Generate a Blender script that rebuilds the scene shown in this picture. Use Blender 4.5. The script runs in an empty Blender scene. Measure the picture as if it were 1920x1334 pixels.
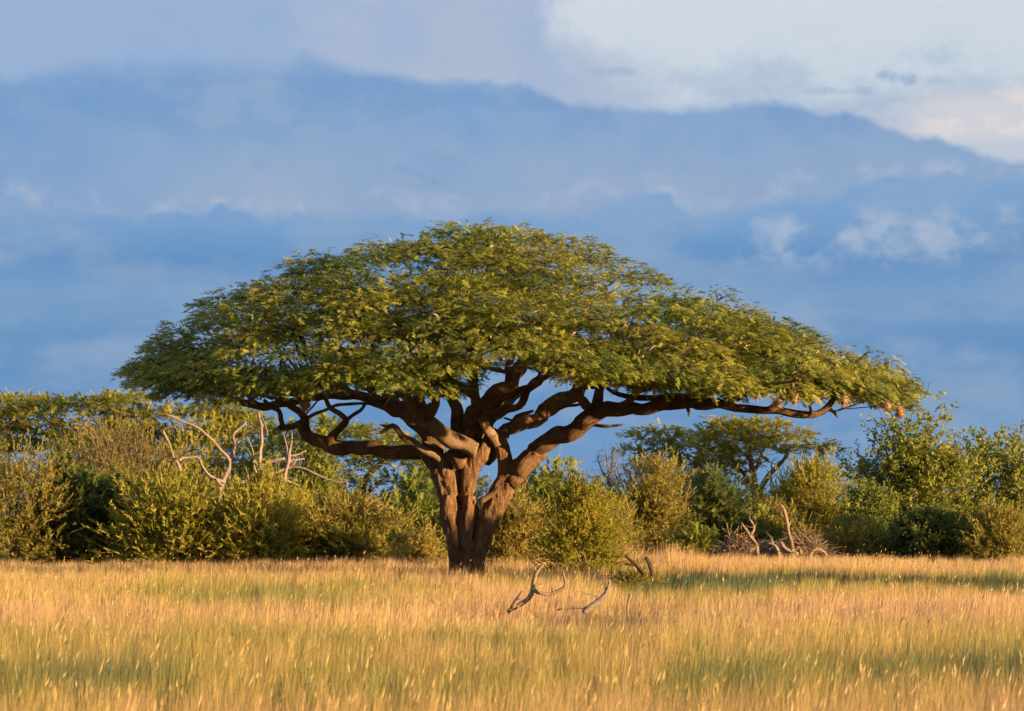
import bpy, math, random
import numpy as np
from mathutils import Vector, noise as mnoise

random.seed(7)
RNG = np.random.default_rng(7)
C = bpy.context.scene.collection
SC = bpy.context.scene

# ------------------------------------------------------------------ camera
F, CX, HY, HCAM = 4490.0, 960.0, 975.0, 1.47       # focal length / centre / horizon in px of the 1920 px photo, eye height
EXPO = 1.5
cam = bpy.data.cameras.new("camera")
cam_o = bpy.data.objects.new("camera", cam)
C.objects.link(cam_o)
cam_o.location = (0, 0, HCAM)
cam_o.rotation_euler = (math.radians(90), 0, 0)
cam.sensor_width = 36.0
cam.lens = 36.0 * F / 1920.0
cam.shift_y = (HY - 667.0) / 1920.0
cam.clip_start, cam.clip_end = 0.1, 6000
cam.dof.use_dof = True
cam.dof.focus_distance = 52.0
cam.dof.aperture_fstop = 5.6
SC.camera = cam_o

# ------------------------------------------------------------------ sun, sky, exposure
SUN_AZ, SUN_EL = math.radians(64), math.radians(3.9)   # azimuth measured from straight behind the camera towards its right
to_sun = Vector((math.sin(SUN_AZ) * math.cos(SUN_EL), -math.cos(SUN_AZ) * math.cos(SUN_EL), math.sin(SUN_EL)))
sun = bpy.data.lights.new("sun", "SUN")
sun.energy = 5.0
sun.angle = math.radians(0.5)
sun.color = (1.0, 0.70, 0.38)
sun_o = bpy.data.objects.new("sun", sun)
C.objects.link(sun_o)
sun_o.rotation_euler = (-to_sun).to_track_quat('-Z', 'Y').to_euler()

SC.view_settings.view_transform = 'Standard'
SC.view_settings.look = 'None'
SC.view_settings.exposure = EXPO
SC.view_settings.gamma = 1.0
SC.view_settings.use_curve_mapping = False
SC.render.engine = 'CYCLES'
SC.cycles.use_denoising = True
SC.cycles.max_bounces = 5
SC.cycles.diffuse_bounces = 3
SC.cycles.glossy_bounces = 2
SC.cycles.transmission_bounces = 3
SC.cycles.transparent_max_bounces = 4


def lin(c):
    return tuple(((v / 255) / 12.92 if v / 255 <= 0.04045 else ((v / 255 + 0.055) / 1.055) ** 2.4) for v in c)


def sky_col(c):                                     # a displayed sRGB colour as scene radiance at this exposure
    return tuple(v / 2 ** EXPO for v in lin(c)) + (1.0,)


def px_dir(px, py):                                 # azimuth and elevation of a direction
    x, z = (px - CX) / F, (HY - py) / F
    az = math.atan(x)
    return az, math.atan(z * math.cos(az))


class NT:
    """small node-tree writer"""
    def __init__(s, tree):
        s.t = tree
        tree.nodes.clear()

    def n(s, typ, **kw):
        nd = s.t.nodes.new(typ)
        for k, v in kw.items():
            if k.startswith('_'):
                nd.inputs[int(k[1:])].default_value = v
            else:
                setattr(nd, k, v)
        return nd

    def put(s, sock, v):
        if hasattr(v, 'is_output'):
            s.t.links.new(v, sock)
        else:
            sock.default_value = v

    def m(s, op, a, b=0.0, c=None, clamp=False):
        nd = s.n('ShaderNodeMath', operation=op, use_clamp=clamp)
        s.put(nd.inputs[0], a)
        s.put(nd.inputs[1], b)
        if c is not None:
            s.put(nd.inputs[2], c)
        return nd.outputs[0]

    def step(s, v, lo, hi, a=0.0, b=1.0):
        nd = s.n('ShaderNodeMapRange', interpolation_type='SMOOTHSTEP')
        for i, q in enumerate((v, lo, hi, a, b)):
            s.put(nd.inputs[i], q)
        return nd.outputs[0]

    def mix(s, f, a, b):
        nd = s.n('ShaderNodeMix', data_type='RGBA')
        s.put(nd.inputs[0], f)
        s.put(nd.inputs[6], a)
        s.put(nd.inputs[7], b)
        return nd.outputs[2]

    def noise(s, vec, scale, detail=4.0, rough=0.55, dim='3D'):
        nd = s.n('ShaderNodeTexNoise', noise_dimensions=dim)
        s.put(nd.inputs['Vector'], vec)
        nd.inputs['Scale'].default_value = scale
        nd.inputs['Detail'].default_value = detail
        nd.inputs['Roughness'].default_value = rough
        return nd.outputs[0]

    def ramp(s, f, stops, interp='LINEAR'):
        nd = s.n('ShaderNodeValToRGB')
        nd.color_ramp.interpolation = interp
        e = nd.color_ramp.elements
        while len(e) < len(stops):
            e.new(0.5)
        for q, (p, c) in zip(e, stops):
            q.position = p
            q.color = c if len(c) == 4 else tuple(c) + (1,)
        s.put(nd.inputs[0], f)
        return nd.outputs[0]

    def curve(s, v, pts):
        nd = s.n('ShaderNodeFloatCurve')
        cv = nd.mapping.curves[0]
        while len(cv.points) < len(pts):
            cv.points.new(0.5, 0.5)
        for q, p in zip(cv.points, pts):
            q.location = p
        nd.mapping.update()
        s.put(nd.inputs['Value'], v)
        return nd.outputs[0]


def make_world():
    w = bpy.data.worlds.new("World")
    SC.world = w
    w.use_nodes = True
    T = NT(w.node_tree)
    tc = T.n('ShaderNodeTexCoord')
    sep = T.n('ShaderNodeSeparateXYZ')
    T.put(sep.inputs[0], tc.outputs['Generated'])
    az = T.m('ARCTAN2', sep.outputs[0], sep.outputs[1])
    el = T.m('ARCSINE', sep.outputs[2])
    cb = T.n('ShaderNodeCombineXYZ')                # stretched direction: clouds are wider than tall
    T.put(cb.inputs[0], sep.outputs[0])
    T.put(cb.inputs[1], sep.outputs[1])
    T.put(cb.inputs[2], T.m('MULTIPLY', sep.outputs[2], 2.4))
    flat = cb.outputs[0]
    dirv = tc.outputs['Generated']
    t_az = T.m('ADD', T.m('DIVIDE', az, 0.7), 0.5, clamp=True)

    def edge(pts):
        q = []
        for px, py in pts:
            a, e = px_dir(px, py)
            q.append((a / 0.7 + 0.5, e / 0.3))
        q = [(0.0, q[0][1])] + q + [(1.0, q[-1][1])]
        return T.m('MULTIPLY', T.curve(t_az, q), 0.3)

    def E(py):
        return (HY - py) / F * 0.99

    big = T.m('SUBTRACT', T.noise(flat, 9.0, 5.0, 0.5), 0.5)
    med = T.m('SUBTRACT', T.noise(flat, 26.0, 6.0, 0.55), 0.5)
    puff = T.m('SUBTRACT', T.noise(dirv, 75.0, 8.0, 0.62), 0.5)
    wool = T.m('SUBTRACT', T.noise(dirv, 42.0, 6.0, 0.55), 0.5)
    fine = T.m('SUBTRACT', T.noise(dirv, 190.0, 6.0, 0.6), 0.5)

    def voro(vec, scale, detail):
        nd = T.n('ShaderNodeTexVoronoi', feature='F1', normalize=True)
        T.put(nd.inputs['Vector'], vec)
        nd.inputs['Scale'].default_value = scale
        nd.inputs['Detail'].default_value = detail
        nd.inputs['Roughness'].default_value = 0.6
        return nd.outputs['Distance']
    wv = T.n('ShaderNodeVectorMath', operation='ADD')       # warped direction, so that the billows are not cells
    nz = T.n('ShaderNodeTexNoise')
    T.put(nz.inputs['Vector'], dirv)
    nz.inputs['Scale'].default_value = 30.0
    nz.inputs['Detail'].default_value = 4.0
    sc = T.n('ShaderNodeVectorMath', operation='SCALE')
    T.put(sc.inputs[0], nz.outputs['Color'])
    sc.inputs['Scale'].default_value = 0.035
    T.put(wv.inputs[0], dirv)
    T.put(wv.inputs[1], sc.outputs[0])
    bil = T.m('SUBTRACT', 0.32, voro(wv.outputs[0], 48.0, 1.5))      # rounded lobes, positive inside a lobe
    bilb = T.m('SUBTRACT', 0.32, voro(wv.outputs[0], 22.0, 1.5))

    # lower sky: blue haze under the storm cloud, slightly banded
    elw = T.m('ADD', el, T.m('MULTIPLY', med, 0.012))
    lo = T.m('DIVIDE', elw, 0.22, clamp=True)
    P = lambda py: max(0.0, E(py) / 0.22)
    base = T.ramp(lo, [(0.0, sky_col((122, 163, 204))), (P(900), sky_col((112, 156, 203))), (P(760), sky_col((101, 148, 197))),
                       (P(640), sky_col((104, 149, 197))), (P(560), sky_col((121, 160, 203))), (P(490), sky_col((100, 147, 198))),
                       (P(430), sky_col((120, 161, 206))), (P(330), sky_col((126, 166, 212)))])
    stre = T.step(T.m('ADD', big, T.m('ADD', T.m('MULTIPLY', med, 0.9), T.m('MULTIPLY', wool, 0.35))), -0.14, 0.24)
    base = T.mix(T.m('MULTIPLY', stre, 0.70), base, sky_col((146, 171, 204)))
    # low puffs on the right
    reg = T.m('MULTIPLY', T.step(az, 0.07, 0.12), T.m('MULTIPLY', T.step(el, E(520), E(470)), T.step(el, E(375), E(420))))
    pm = T.step(T.m('ADD', T.m('MULTIPLY', wool, 1.0), T.m('ADD', T.m('MULTIPLY', bil, 0.9), T.m('MULTIPLY', med, 0.7))), -0.10, 0.20)
    base = T.mix(T.m('MULTIPLY', T.m('MULTIPLY', reg, pm), 0.92), base, sky_col((170, 187, 213)))

    # pale middle body of the great cloud
    lower = edge([(0, 400), (160, 405), (300, 415), (420, 400), (520, 412), (640, 400), (740, 402), (830, 415), (930, 395), (1020, 408),
                  (1100, 398), (1180, 384), (1240, 378), (1310, 418), (1400, 396), (1520, 368), (1640, 345), (1770, 342), (1900, 335)])
    dl = T.m('SUBTRACT', el, T.m('ADD', lower, T.m('ADD', T.m('MULTIPLY', wool, 0.012), T.m('ADD', T.m('MULTIPLY', bil, 0.020), T.m('MULTIPLY', med, 0.008)))))
    upper = edge([(0, 172), (150, 152), (300, 142), (420, 143), (520, 140), (585, 133), (650, 141), (720, 150), (780, 160), (830, 163), (880, 158), (935, 164), (1000, 176),
                  (1070, 194), (1150, 205), (1230, 220), (1300, 212), (1360, 214), (1430, 208), (1530, 219), (1640, 240), (1700, 260), (1770, 276), (1900, 310)])
    du = T.m('SUBTRACT', el, T.m('ADD', upper, T.m('ADD', T.m('MULTIPLY', bil, 0.009), T.m('ADD', T.m('MULTIPLY', puff, 0.004), T.m('MULTIPLY', wool, 0.008)))))
    mid = T.ramp(T.m('ADD', T.m('DIVIDE', T.m('SUBTRACT', el, E(420)), E(150) - E(420)), T.m('MULTIPLY', med, 0.55)),
                 [(0.0, sky_col((150, 174, 207))), (0.22, sky_col((150, 172, 204))), (0.45, sky_col((143, 171, 207))), (0.68, sky_col((127, 162, 206))), (0.9, sky_col((124, 161, 207))), (1.0, sky_col((132, 167, 209)))])
    mid = T.mix(T.m('MULTIPLY', T.step(T.m('ADD', bilb, T.m('ADD', med, T.m('MULTIPLY', puff, 0.25))), -0.12, 0.18), 0.55), mid, sky_col((162, 180, 208)))
    mid = T.mix(T.m('MULTIPLY', T.step(T.m('ADD', T.m('MULTIPLY', wool, 0.8), big), 0.02, 0.26), 0.45), mid, sky_col((116, 154, 202)))
    west = T.step(az, -0.11, -0.19)
    mid = T.mix(T.m('MULTIPLY', west, 0.5), mid, sky_col((112, 155, 207)))
    lmask = T.m('MULTIPLY', T.step(dl, -0.0030, 0.0055), T.step(T.m('ADD', med, T.m('MULTIPLY', az, 0.25)), 0.32, -0.10))
    col = T.mix(lmask, base, mid)
    # sunlit rims along the bottom of the pale body
    rim = T.m('MULTIPLY', T.step(dl, -0.0015, 0.0026), T.step(dl, 0.0130, 0.0020))
    rim = T.m('MULTIPLY', rim, T.step(T.m('ADD', T.m('MULTIPLY', bil, 0.9), T.m('ADD', wool, T.m('MULTIPLY', fine, 0.35))), -0.08, 0.22))
    col = T.mix(T.m('MULTIPLY', rim, 0.62), col, sky_col((180, 192, 214)))

    # bright sky above the cloud's edge
    right = T.m('ADD', az, T.m('ADD', T.m('ADD', T.m('MULTIPLY', puff, 0.020), T.m('ADD', T.m('MULTIPLY', wool, 0.03), T.m('MULTIPLY', bilb, 0.05))), T.m('MULTIPLY', T.m('SUBTRACT', el, E(100)), 0.30)))
    shoulder = T.step(right, T.step(el, E(60), E(185), px_dir(1035, 100)[0], px_dir(990, 100)[0]), T.step(el, E(50), E(185), px_dir(1112, 100)[0], px_dir(1420, 100)[0]))
    lav = T.mix(T.step(T.m('ADD', az, T.m('MULTIPLY', med, 0.08)), px_dir(500, 100)[0], px_dir(680, 100)[0]), sky_col((154, 179, 217)), sky_col((176, 189, 214)))
    lav = T.mix(T.m('MULTIPLY', T.step(T.m('ADD', bilb, wool), -0.15, 0.22), 0.6), lav, sky_col((160, 182, 216)))
    whit = T.ramp(T.m('ADD', T.m('DIVIDE', T.m('SUBTRACT', el, E(270)), E(70) - E(270)), T.m('MULTIPLY', T.m('ADD', med, T.m('ADD', T.m('MULTIPLY', puff, 0.5), T.m('MULTIPLY', bilb, 0.5))), 1.3)),
                  [(0.0, sky_col((196, 204, 220))), (0.25, sky_col((176, 193, 217))), (0.5, sky_col((188, 204, 222))), (0.72, sky_col((205, 216, 228))), (1.0, sky_col((212, 220, 230)))])
    warm = T.m('MULTIPLY', T.step(az, px_dir(1640, 200)[0], px_dir(1790, 200)[0]), T.m('MULTIPLY', T.step(el, E(290), E(250)), T.step(el, E(160), E(205))))
    whit = T.mix(T.m('MULTIPLY', warm, T.step(T.m('ADD', puff, med), -0.12, 0.12, 0.45, 1.0)), whit, sky_col((232, 224, 222)))
    top = T.mix(shoulder, lav, whit)
    col = T.mix(T.step(du, -0.0006, T.step(az, px_dir(540, 140)[0], px_dir(760, 140)[0], 0.010, 0.0042)), col, top)

    # small dark scud
    def scud(px, py, rx, ry, slope, c, k):
        nonlocal col
        a, e = px_dir(px, py)
        da = T.m('SUBTRACT', az, a)
        de = T.m('ADD', T.m('SUBTRACT', el, e), T.m('MULTIPLY', da, slope))
        r = T.m('ADD', T.m('POWER', T.m('DIVIDE', da, rx / F), 2.0), T.m('POWER', T.m('DIVIDE', de, ry / F), 2.0))
        f = T.step(T.m('ADD', r, T.m('ADD', T.m('MULTIPLY', puff, 5.0), T.m('MULTIPLY', wool, 3.0))), 1.5, -0.3)
        col = T.mix(T.m('MULTIPLY', f, k), col, sky_col(c))
    scud(815, 342, 62, 15, 0.42, (112, 155, 205), 0.65)
    scud(1708, 150, 60, 13, 0.15, (138, 166, 206), 0.7)
    scud(1570, 171, 75, 8, 0.02, (160, 181, 212), 0.6)
    scud(1160, 136, 45, 9, 0.05, (160, 180, 214), 0.6)
    scud(1370, 130, 50, 40, 0.0, (186, 206, 224), 0.5)

    # higher up and all round the sky stays a broken pale overcast
    hi = T.step(el, 0.24, 0.5)
    cover = T.mix(T.step(T.noise(flat, 3.0, 6.0, 0.55), 0.38, 0.64), sky_col((128, 164, 208)), sky_col((188, 200, 219)))
    col = T.mix(hi, col, cover)

    sky = T.n('ShaderNodeTexSky', sky_type='NISHITA')
    sky.sun_disc = False
    sky.sun_elevation = SUN_EL
    sky.sun_rotation = math.atan2(to_sun.x, to_sun.y)
    sky.air_density, sky.dust_density, sky.ozone_density = 1.0, 1.0, 2.0
    b1 = T.n('ShaderNodeBackground')
    T.put(b1.inputs[0], sky.outputs[0])
    b1.inputs[1].default_value = 0.05
    b2 = T.n('ShaderNodeBackground')
    T.put(b2.inputs[0], col)
    b2.inputs[1].default_value = 1.0
    ms = T.n('ShaderNodeMixShader')
    ms.inputs[0].default_value = 0.94                # cloud cover in front of the clear sky
    T.t.links.new(b1.outputs[0], ms.inputs[1])
    T.t.links.new(b2.outputs[0], ms.inputs[2])
    out = T.n('ShaderNodeOutputWorld')
    T.t.links.new(ms.outputs[0], out.inputs[0])


make_world()


# ------------------------------------------------------------------ helpers
def P(px, py, Y):
    """the point at distance Y seen at (px, py) of the 1920 px photograph"""
    return np.array(((px - CX) / F * Y, Y, HCAM + (HY - py) / F * Y))


def tag(o, label=None, cat=None, group=None, kind=None):
    if label: o['label'] = label
    if cat: o['category'] = cat
    if group: o['group'] = group
    if kind: o['kind'] = kind
    return o


def empty(name, loc, label, cat, group=None):
    o = bpy.data.objects.new(name, None)
    C.objects.link(o)
    o.location = loc
    o.empty_display_size = 0.3
    return tag(o, label, cat, group)


def link(name, me, mat, parent=None):
    """a mesh given in world coordinates, as one object (re-centred on its parent)"""
    if parent is not None:
        n = len(me.vertices)
        co = np.empty(n * 3, np.float32)
        me.vertices.foreach_get('co', co)
        co = co.reshape(-1, 3) - np.array(parent.location, np.float32)
        me.vertices.foreach_set('co', co.ravel())
    o = bpy.data.objects.new(name, me)
    C.objects.link(o)
    me.materials.append(mat)
    if parent is not None:
        o.parent = parent
    return o


def raw_mesh(name, verts, faces_flat, sizes, uv=None, tint=None, smooth=False):
    verts = np.ascontiguousarray(verts, np.float32)
    faces_flat = np.ascontiguousarray(faces_flat, np.int32)
    sizes = np.ascontiguousarray(sizes, np.int32)
    me = bpy.data.meshes.new(name)
    me.vertices.add(len(verts))
    me.vertices.foreach_set('co', verts.ravel())
    me.loops.add(len(faces_flat))
    me.loops.foreach_set('vertex_index', faces_flat)
    me.polygons.add(len(sizes))
    st = np.zeros(len(sizes), np.int32)
    st[1:] = np.cumsum(sizes)[:-1]
    me.polygons.foreach_set('loop_start', st)
    me.polygons.foreach_set('loop_total', sizes)
    if smooth:
        me.polygons.foreach_set('use_smooth', np.ones(len(sizes), bool))
    if uv is not None:
        l = me.uv_layers.new(name='UVMap')
        l.data.foreach_set('uv', np.ascontiguousarray(uv[faces_flat], np.float32).ravel())
    if tint is not None:
        a = me.attributes.new('tint', 'FLOAT', 'POINT')
        a.data.foreach_set('value', np.ascontiguousarray(tint, np.float32))
    me.update(calc_edges=True)
    return me


def soup(name, tris, tint):
    """triangle soup (M,3,3) + tint per triangle"""
    m = len(tris)
    return raw_mesh(name, tris.reshape(-1, 3), np.arange(m * 3), np.full(m, 3), tint=np.repeat(tint, 3))


def catmull(pts, step):
    pts = np.asarray(pts, float)
    if len(pts) < 3:
        n = max(2, int(np.linalg.norm(pts[-1, :3] - pts[0, :3]) / step) + 1)
        t = np.linspace(0, 1, n)[:, None]
        return pts[0] * (1 - t) + pts[-1] * t
    q = np.vstack([2 * pts[0] - pts[1], pts, 2 * pts[-1] - pts[-2]])
    out = []
    for i in range(1, len(q) - 2):
        a, b, c, d = q[i - 1], q[i], q[i + 1], q[i + 2]
        n = max(2, int(np.linalg.norm(c[:3] - b[:3]) / step))
        t = (np.arange(n) / n)[:, None]
        out.append(0.5 * (2 * b + (c - a) * t + (2 * a - 5 * b + 4 * c - d) * t ** 2 + (3 * b - a - 3 * c + d) * t ** 3))
    out.append(pts[-1][None])
    r = np.vstack(out)
    r[:, 3] = np.maximum(r[:, 3], 0.003)
    return r


class Tubes:
    def __init__(s):
        s.v, s.f, s.n, s.uv, s.tt, s.k = [], [], [], [], [], 0

    def add(s, pts, sides=8, step=0.12, rough=0.0, wob=0.0, cap=True, tint=0.5, raw=False):
        p = np.asarray(pts, float) if raw else catmull(pts, step)
        n = len(p)
        if wob:
            ph = RNG.uniform(0, 6.28, 6)
            L = np.concatenate([[0], np.cumsum(np.linalg.norm(np.diff(p[:, :3], axis=0), axis=1))])
            for a in range(3):
                p[:, a] += p[:, 3] * wob * (np.sin(L * 4.1 + ph[a]) + 0.6 * np.sin(L * 9.7 + ph[a + 3]))
        d = np.gradient(p[:, :3], axis=0)
        d /= np.linalg.norm(d, axis=1)[:, None] + 1e-9
        up = np.array((0, 1.0, 0.2)) if abs(d[0][1]) < 0.8 else np.array((1.0, 0, 0))
        x = np.cross(d[0], up); x /= np.linalg.norm(x)
        xs = []
        for i in range(n):
            x = x - d[i] * np.dot(x, d[i]); x /= np.linalg.norm(x) + 1e-9
            xs.append(x)
        xs = np.array(xs)
        ys = np.cross(d, xs)
        ang = np.linspace(0, 2 * math.pi, sides, endpoint=False)
        r = p[:, 3][:, None] * np.ones((1, sides))
        L = np.concatenate([[0], np.cumsum(np.linalg.norm(np.diff(p[:, :3], axis=0), axis=1))])
        if rough:
            ph = RNG.uniform(0, 6.28, 8)
            a2 = ang[None]
            l2 = L[:, None]
            r = r * (1 + rough * (0.5 * np.sin(2 * a2 + l2 * 2.3 + ph[0]) + 0.45 * np.sin(3 * a2 - l2 * 3.1 + ph[1]) + 0.35 * np.sin(5 * a2 + l2 * 1.7 + ph[2])
                                  + 0.5 * np.sin(l2 * 6.3 + ph[3] + np.sin(a2 + ph[4])) + 0.3 * RNG.standard_normal(r.shape)))
        v = p[:, None, :3] + r[..., None] * (np.cos(ang)[None, :, None] * xs[:, None] + np.sin(ang)[None, :, None] * ys[:, None])
        base = s.k
        s.v.append(v.reshape(-1, 3))
        u = np.stack([np.broadcast_to(ang[None] / 6.2832, (n, sides)) * 6.2832 * max(p[:, 3].max(), 0.02), np.broadcast_to(L[:, None], (n, sides))], -1)
        s.uv.append(u.reshape(-1, 2) + RNG.uniform(0, 50))
        s.tt.append(np.full(n * sides, tint))
        i, j = np.meshgrid(np.arange(n - 1), np.arange(sides), indexing='ij')
        j2 = (j + 1) % sides
        q = np.stack([i * sides + j, i * sides + j2, (i + 1) * sides + j2, (i + 1) * sides + j], -1).reshape(-1, 4) + base
        s.f.append(q.ravel())
        s.n.append(np.full(len(q), 4))
        s.k += n * sides
        if cap:
            s.f.append(base + np.arange(sides)[::-1]); s.n.append(np.array([sides]))
            s.f.append(base + (n - 1) * sides + np.arange(sides)); s.n.append(np.array([sides]))
        return p

    def mesh(s, name, smooth=True):
        return raw_mesh(name, np.vstack(s.v), np.concatenate(s.f), np.concatenate(s.n), uv=np.vstack(s.uv), tint=np.concatenate(s.tt), smooth=smooth)


def vnoise(x, y, seed=0):
    """smooth value noise on arrays, -1..1"""
    xi, yi = np.floor(x).astype(np.int64), np.floor(y).astype(np.int64)
    fx, fy = x - xi, y - yi
    fx, fy = fx * fx * (3 - 2 * fx), fy * fy * (3 - 2 * fy)

    def h(a, b):
        n = (a * 374761393 + b * 668265263 + seed * 144269) & 0xffffffff
        n = ((n ^ (n >> 13)) * 1274126177) & 0xffffffff
        return ((n ^ (n >> 16)) & 0xffff) / 32767.5 - 1
    return (h(xi, yi) * (1 - fx) + h(xi + 1, yi) * fx) * (1 - fy) + (h(xi, yi + 1) * (1 - fx) + h(xi + 1, yi + 1) * fx) * fy


def fbm(x, y, seed=0, o=4):
    return sum(vnoise(x * 2 ** i, y * 2 ** i, seed + i) * 0.5 ** i for i in range(o)) / 1.6


def unit(a):
    return a / (np.linalg.norm(a, axis=-1, keepdims=True) + 1e-9)


# ------------------------------------------------------------------ materials
def leaf_mat(name, stops, trans=0.35):
    m = bpy.data.materials.new(name)
    m.use_nodes = True
    T = NT(m.node_tree)
    at = T.n('ShaderNodeAttribute', attribute_name='tint')
    col = T.ramp(at.outputs['Fac'], stops)
    pr = T.n('ShaderNodeBsdfPrincipled')
    T.put(pr.inputs['Base Color'], col)
    pr.inputs['Roughness'].default_value = 0.55
    pr.inputs['Specular IOR Level'].default_value = 0.25
    tr = T.n('ShaderNodeBsdfTranslucent')
    T.put(tr.inputs[0], col)
    mx = T.n('ShaderNodeMixShader')
    mx.inputs[0].default_value = trans
    T.t.links.new(pr.outputs[0], mx.inputs[1])
    T.t.links.new(tr.outputs[0], mx.inputs[2])
    out = T.n('ShaderNodeOutputMaterial')
    T.t.links.new(mx.outputs[0], out.inputs[0])
    return m


def bark_mat(name, dark, mid, light, use_uv=True, scale=1.0, bump=0.9):
    m = bpy.data.materials.new(name)
    m.use_nodes = True
    T = NT(m.node_tree)
    tc = T.n('ShaderNodeTexCoord')
    mp = T.n('ShaderNodeMapping')
    T.put(mp.inputs[0], tc.outputs['UV' if use_uv else 'Object'])
    mp.inputs['Scale'].default_value = (17 * scale, 4.6 * scale, 1) if use_uv else (15 * scale, 15 * scale, 3.4 * scale)
    n1 = T.noise(mp.outputs[0], 1.5, 9.0, 0.72)
    n2 = T.noise(tc.outputs['Object'], 1.7, 4.0, 0.6)
    f = T.m('ADD', n1, T.m('MULTIPLY', T.m('SUBTRACT', n2, 0.5), 0.55))
    col = T.ramp(f, [(0.30, dark), (0.52, mid), (0.75, light)])
    pr = T.n('ShaderNodeBsdfPrincipled')
    T.put(pr.inputs['Base Color'], col)
    pr.inputs['Roughness'].default_value = 0.9
    pr.inputs['Specular IOR Level'].default_value = 0.15
    b = T.n('ShaderNodeBump')
    b.inputs['Strength'].default_value = bump
    b.inputs['Distance'].default_value = 0.08
    T.put(b.inputs['Height'], n1)
    T.t.links.new(b.outputs[0], pr.inputs['Normal'])
    out = T.n('ShaderNodeOutputMaterial')
    T.t.links.new(pr.outputs[0], out.inputs[0])
    return m


TWIG = (0.13, 0.085, 0.055)
M_ACACIA = leaf_mat('acacia_leaf', [(0.0, (0.090, 0.135, 0.018)), (0.3, (0.200, 0.230, 0.026)), (0.6, (0.330, 0.312, 0.036)), (0.88, (0.42, 0.36, 0.048)), (0.93, TWIG), (1.0, TWIG)], 0.38)
M_YELLOW = leaf_mat('yellow_green_leaf', [(0.0, (0.213, 0.220, 0.024)), (0.45, (0.350, 0.305, 0.035)), (0.88, (0.45, 0.37, 0.052)), (0.93, TWIG), (1.0, TWIG)], 0.45)
M_OLIVE = leaf_mat('olive_leaf', [(0.0, (0.175, 0.165, 0.030)), (0.45, (0.312, 0.250, 0.046)), (0.88, (0.438, 0.323, 0.068)), (0.93, TWIG), (1.0, TWIG)], 0.45)
M_GREEN = leaf_mat('green_leaf', [(0.0, (0.088, 0.134, 0.020)), (0.45, (0.188, 0.213, 0.030)), (0.88, (0.325, 0.299, 0.046)), (0.93, TWIG), (1.0, TWIG)], 0.45)
M_DARK = leaf_mat('dark_green_leaf', [(0.0, (0.056, 0.085, 0.019)), (0.45, (0.106, 0.134, 0.027)), (0.88, (0.200, 0.195, 0.041)), (0.93, TWIG), (1.0, TWIG)], 0.45)
M_TAN = leaf_mat('dry_tan_leaf', [(0.0, (0.205, 0.165, 0.048)), (0.45, (0.320, 0.235, 0.075)), (0.88, (0.43, 0.30, 0.11)), (0.93, (0.425, 0.293, 0.176)), (1.0, (0.425, 0.293, 0.176))], 0.45)
M_GRASS = leaf_mat('savanna_grass', [(0.0, (0.602, 0.369, 0.180)), (0.22, (0.602, 0.389, 0.143)), (0.42, (0.474, 0.342, 0.090)), (0.60, (0.294, 0.268, 0.063)), (0.80, (0.128, 0.154, 0.060)), (1.0, (0.064, 0.101, 0.054))], 0.30)
M_TRUNK = bark_mat('acacia_trunk_bark', (0.050, 0.029, 0.016), (0.21, 0.112, 0.050), (0.47, 0.255, 0.110), use_uv=False, bump=1.0)
M_LIMB = bark_mat('acacia_limb_bark', (0.048, 0.028, 0.016), (0.20, 0.107, 0.049), (0.46, 0.25, 0.108))
M_PALE = bark_mat('peeled_wood', (0.14, 0.085, 0.045), (0.29, 0.18, 0.095), (0.42, 0.27, 0.15))
M_TWIGB = bark_mat('branch_bark', (0.03, 0.021, 0.016), (0.085, 0.056, 0.038), (0.17, 0.11, 0.07))
M_STEM = bark_mat('bush_stem_bark', (0.11, 0.085, 0.065), (0.24, 0.18, 0.135), (0.36, 0.27, 0.20))
M_DEAD = bark_mat('bleached_dead_wood', (0.17, 0.125, 0.10), (0.38, 0.28, 0.21), (0.52, 0.385, 0.29), scale=2.0)
M_DEADT = bark_mat('tan_dead_wood', (0.20, 0.13, 0.08), (0.42, 0.275, 0.16), (0.56, 0.38, 0.235), scale=2.0)
M_GREY = bark_mat('grey_dead_wood', (0.13, 0.11, 0.11), (0.22, 0.19, 0.18), (0.32, 0.27, 0.25), scale=2.0)
M_NEST = leaf_mat('nest_straw', [(0.0, (0.20, 0.11, 0.045)), (0.5, (0.36, 0.20, 0.075)), (1.0, (0.52, 0.31, 0.12))], 0.1)
M_POD = leaf_mat('seed_pod', [(0.0, (0.30, 0.19, 0.10)), (1.0, (0.52, 0.36, 0.21))], 0.1)


def ground_mat():
    m = bpy.data.materials.new('dry_earth')
    m.use_nodes = True
    T = NT(m.node_tree)
    tc = T.n('ShaderNodeTexCoord')
    n = T.noise(tc.outputs['Object'], 0.8, 8.0, 0.6)
    col = T.ramp(n, [(0.3, (0.13, 0.095, 0.045)), (0.55, (0.22, 0.155, 0.07)), (0.75, (0.28, 0.20, 0.09))])
    pr = T.n('ShaderNodeBsdfPrincipled')
    T.put(pr.inputs['Base Color'], col)
    pr.inputs['Roughness'].default_value = 1.0
    pr.inputs['Specular IOR Level'].default_value = 0.05
    b = T.n('ShaderNodeBump')
    b.inputs['Distance'].default_value = 0.05
    T.put(b.inputs['Height'], n)
    T.t.links.new(b.outputs[0], pr.inputs['Normal'])
    out = T.n('ShaderNodeOutputMaterial')
    T.t.links.new(pr.outputs[0], out.inputs[0])
    return m


# ------------------------------------------------------------------ ground
def gz(x, y):
    """height of the ground"""
    r = np.clip((np.asarray(y, float) - 8) / 20, 0, 1)
    return 0.07 * fbm(np.asarray(x, float) / 9 + 3, np.asarray(y, float) / 9, 5, 3) * r


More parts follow.
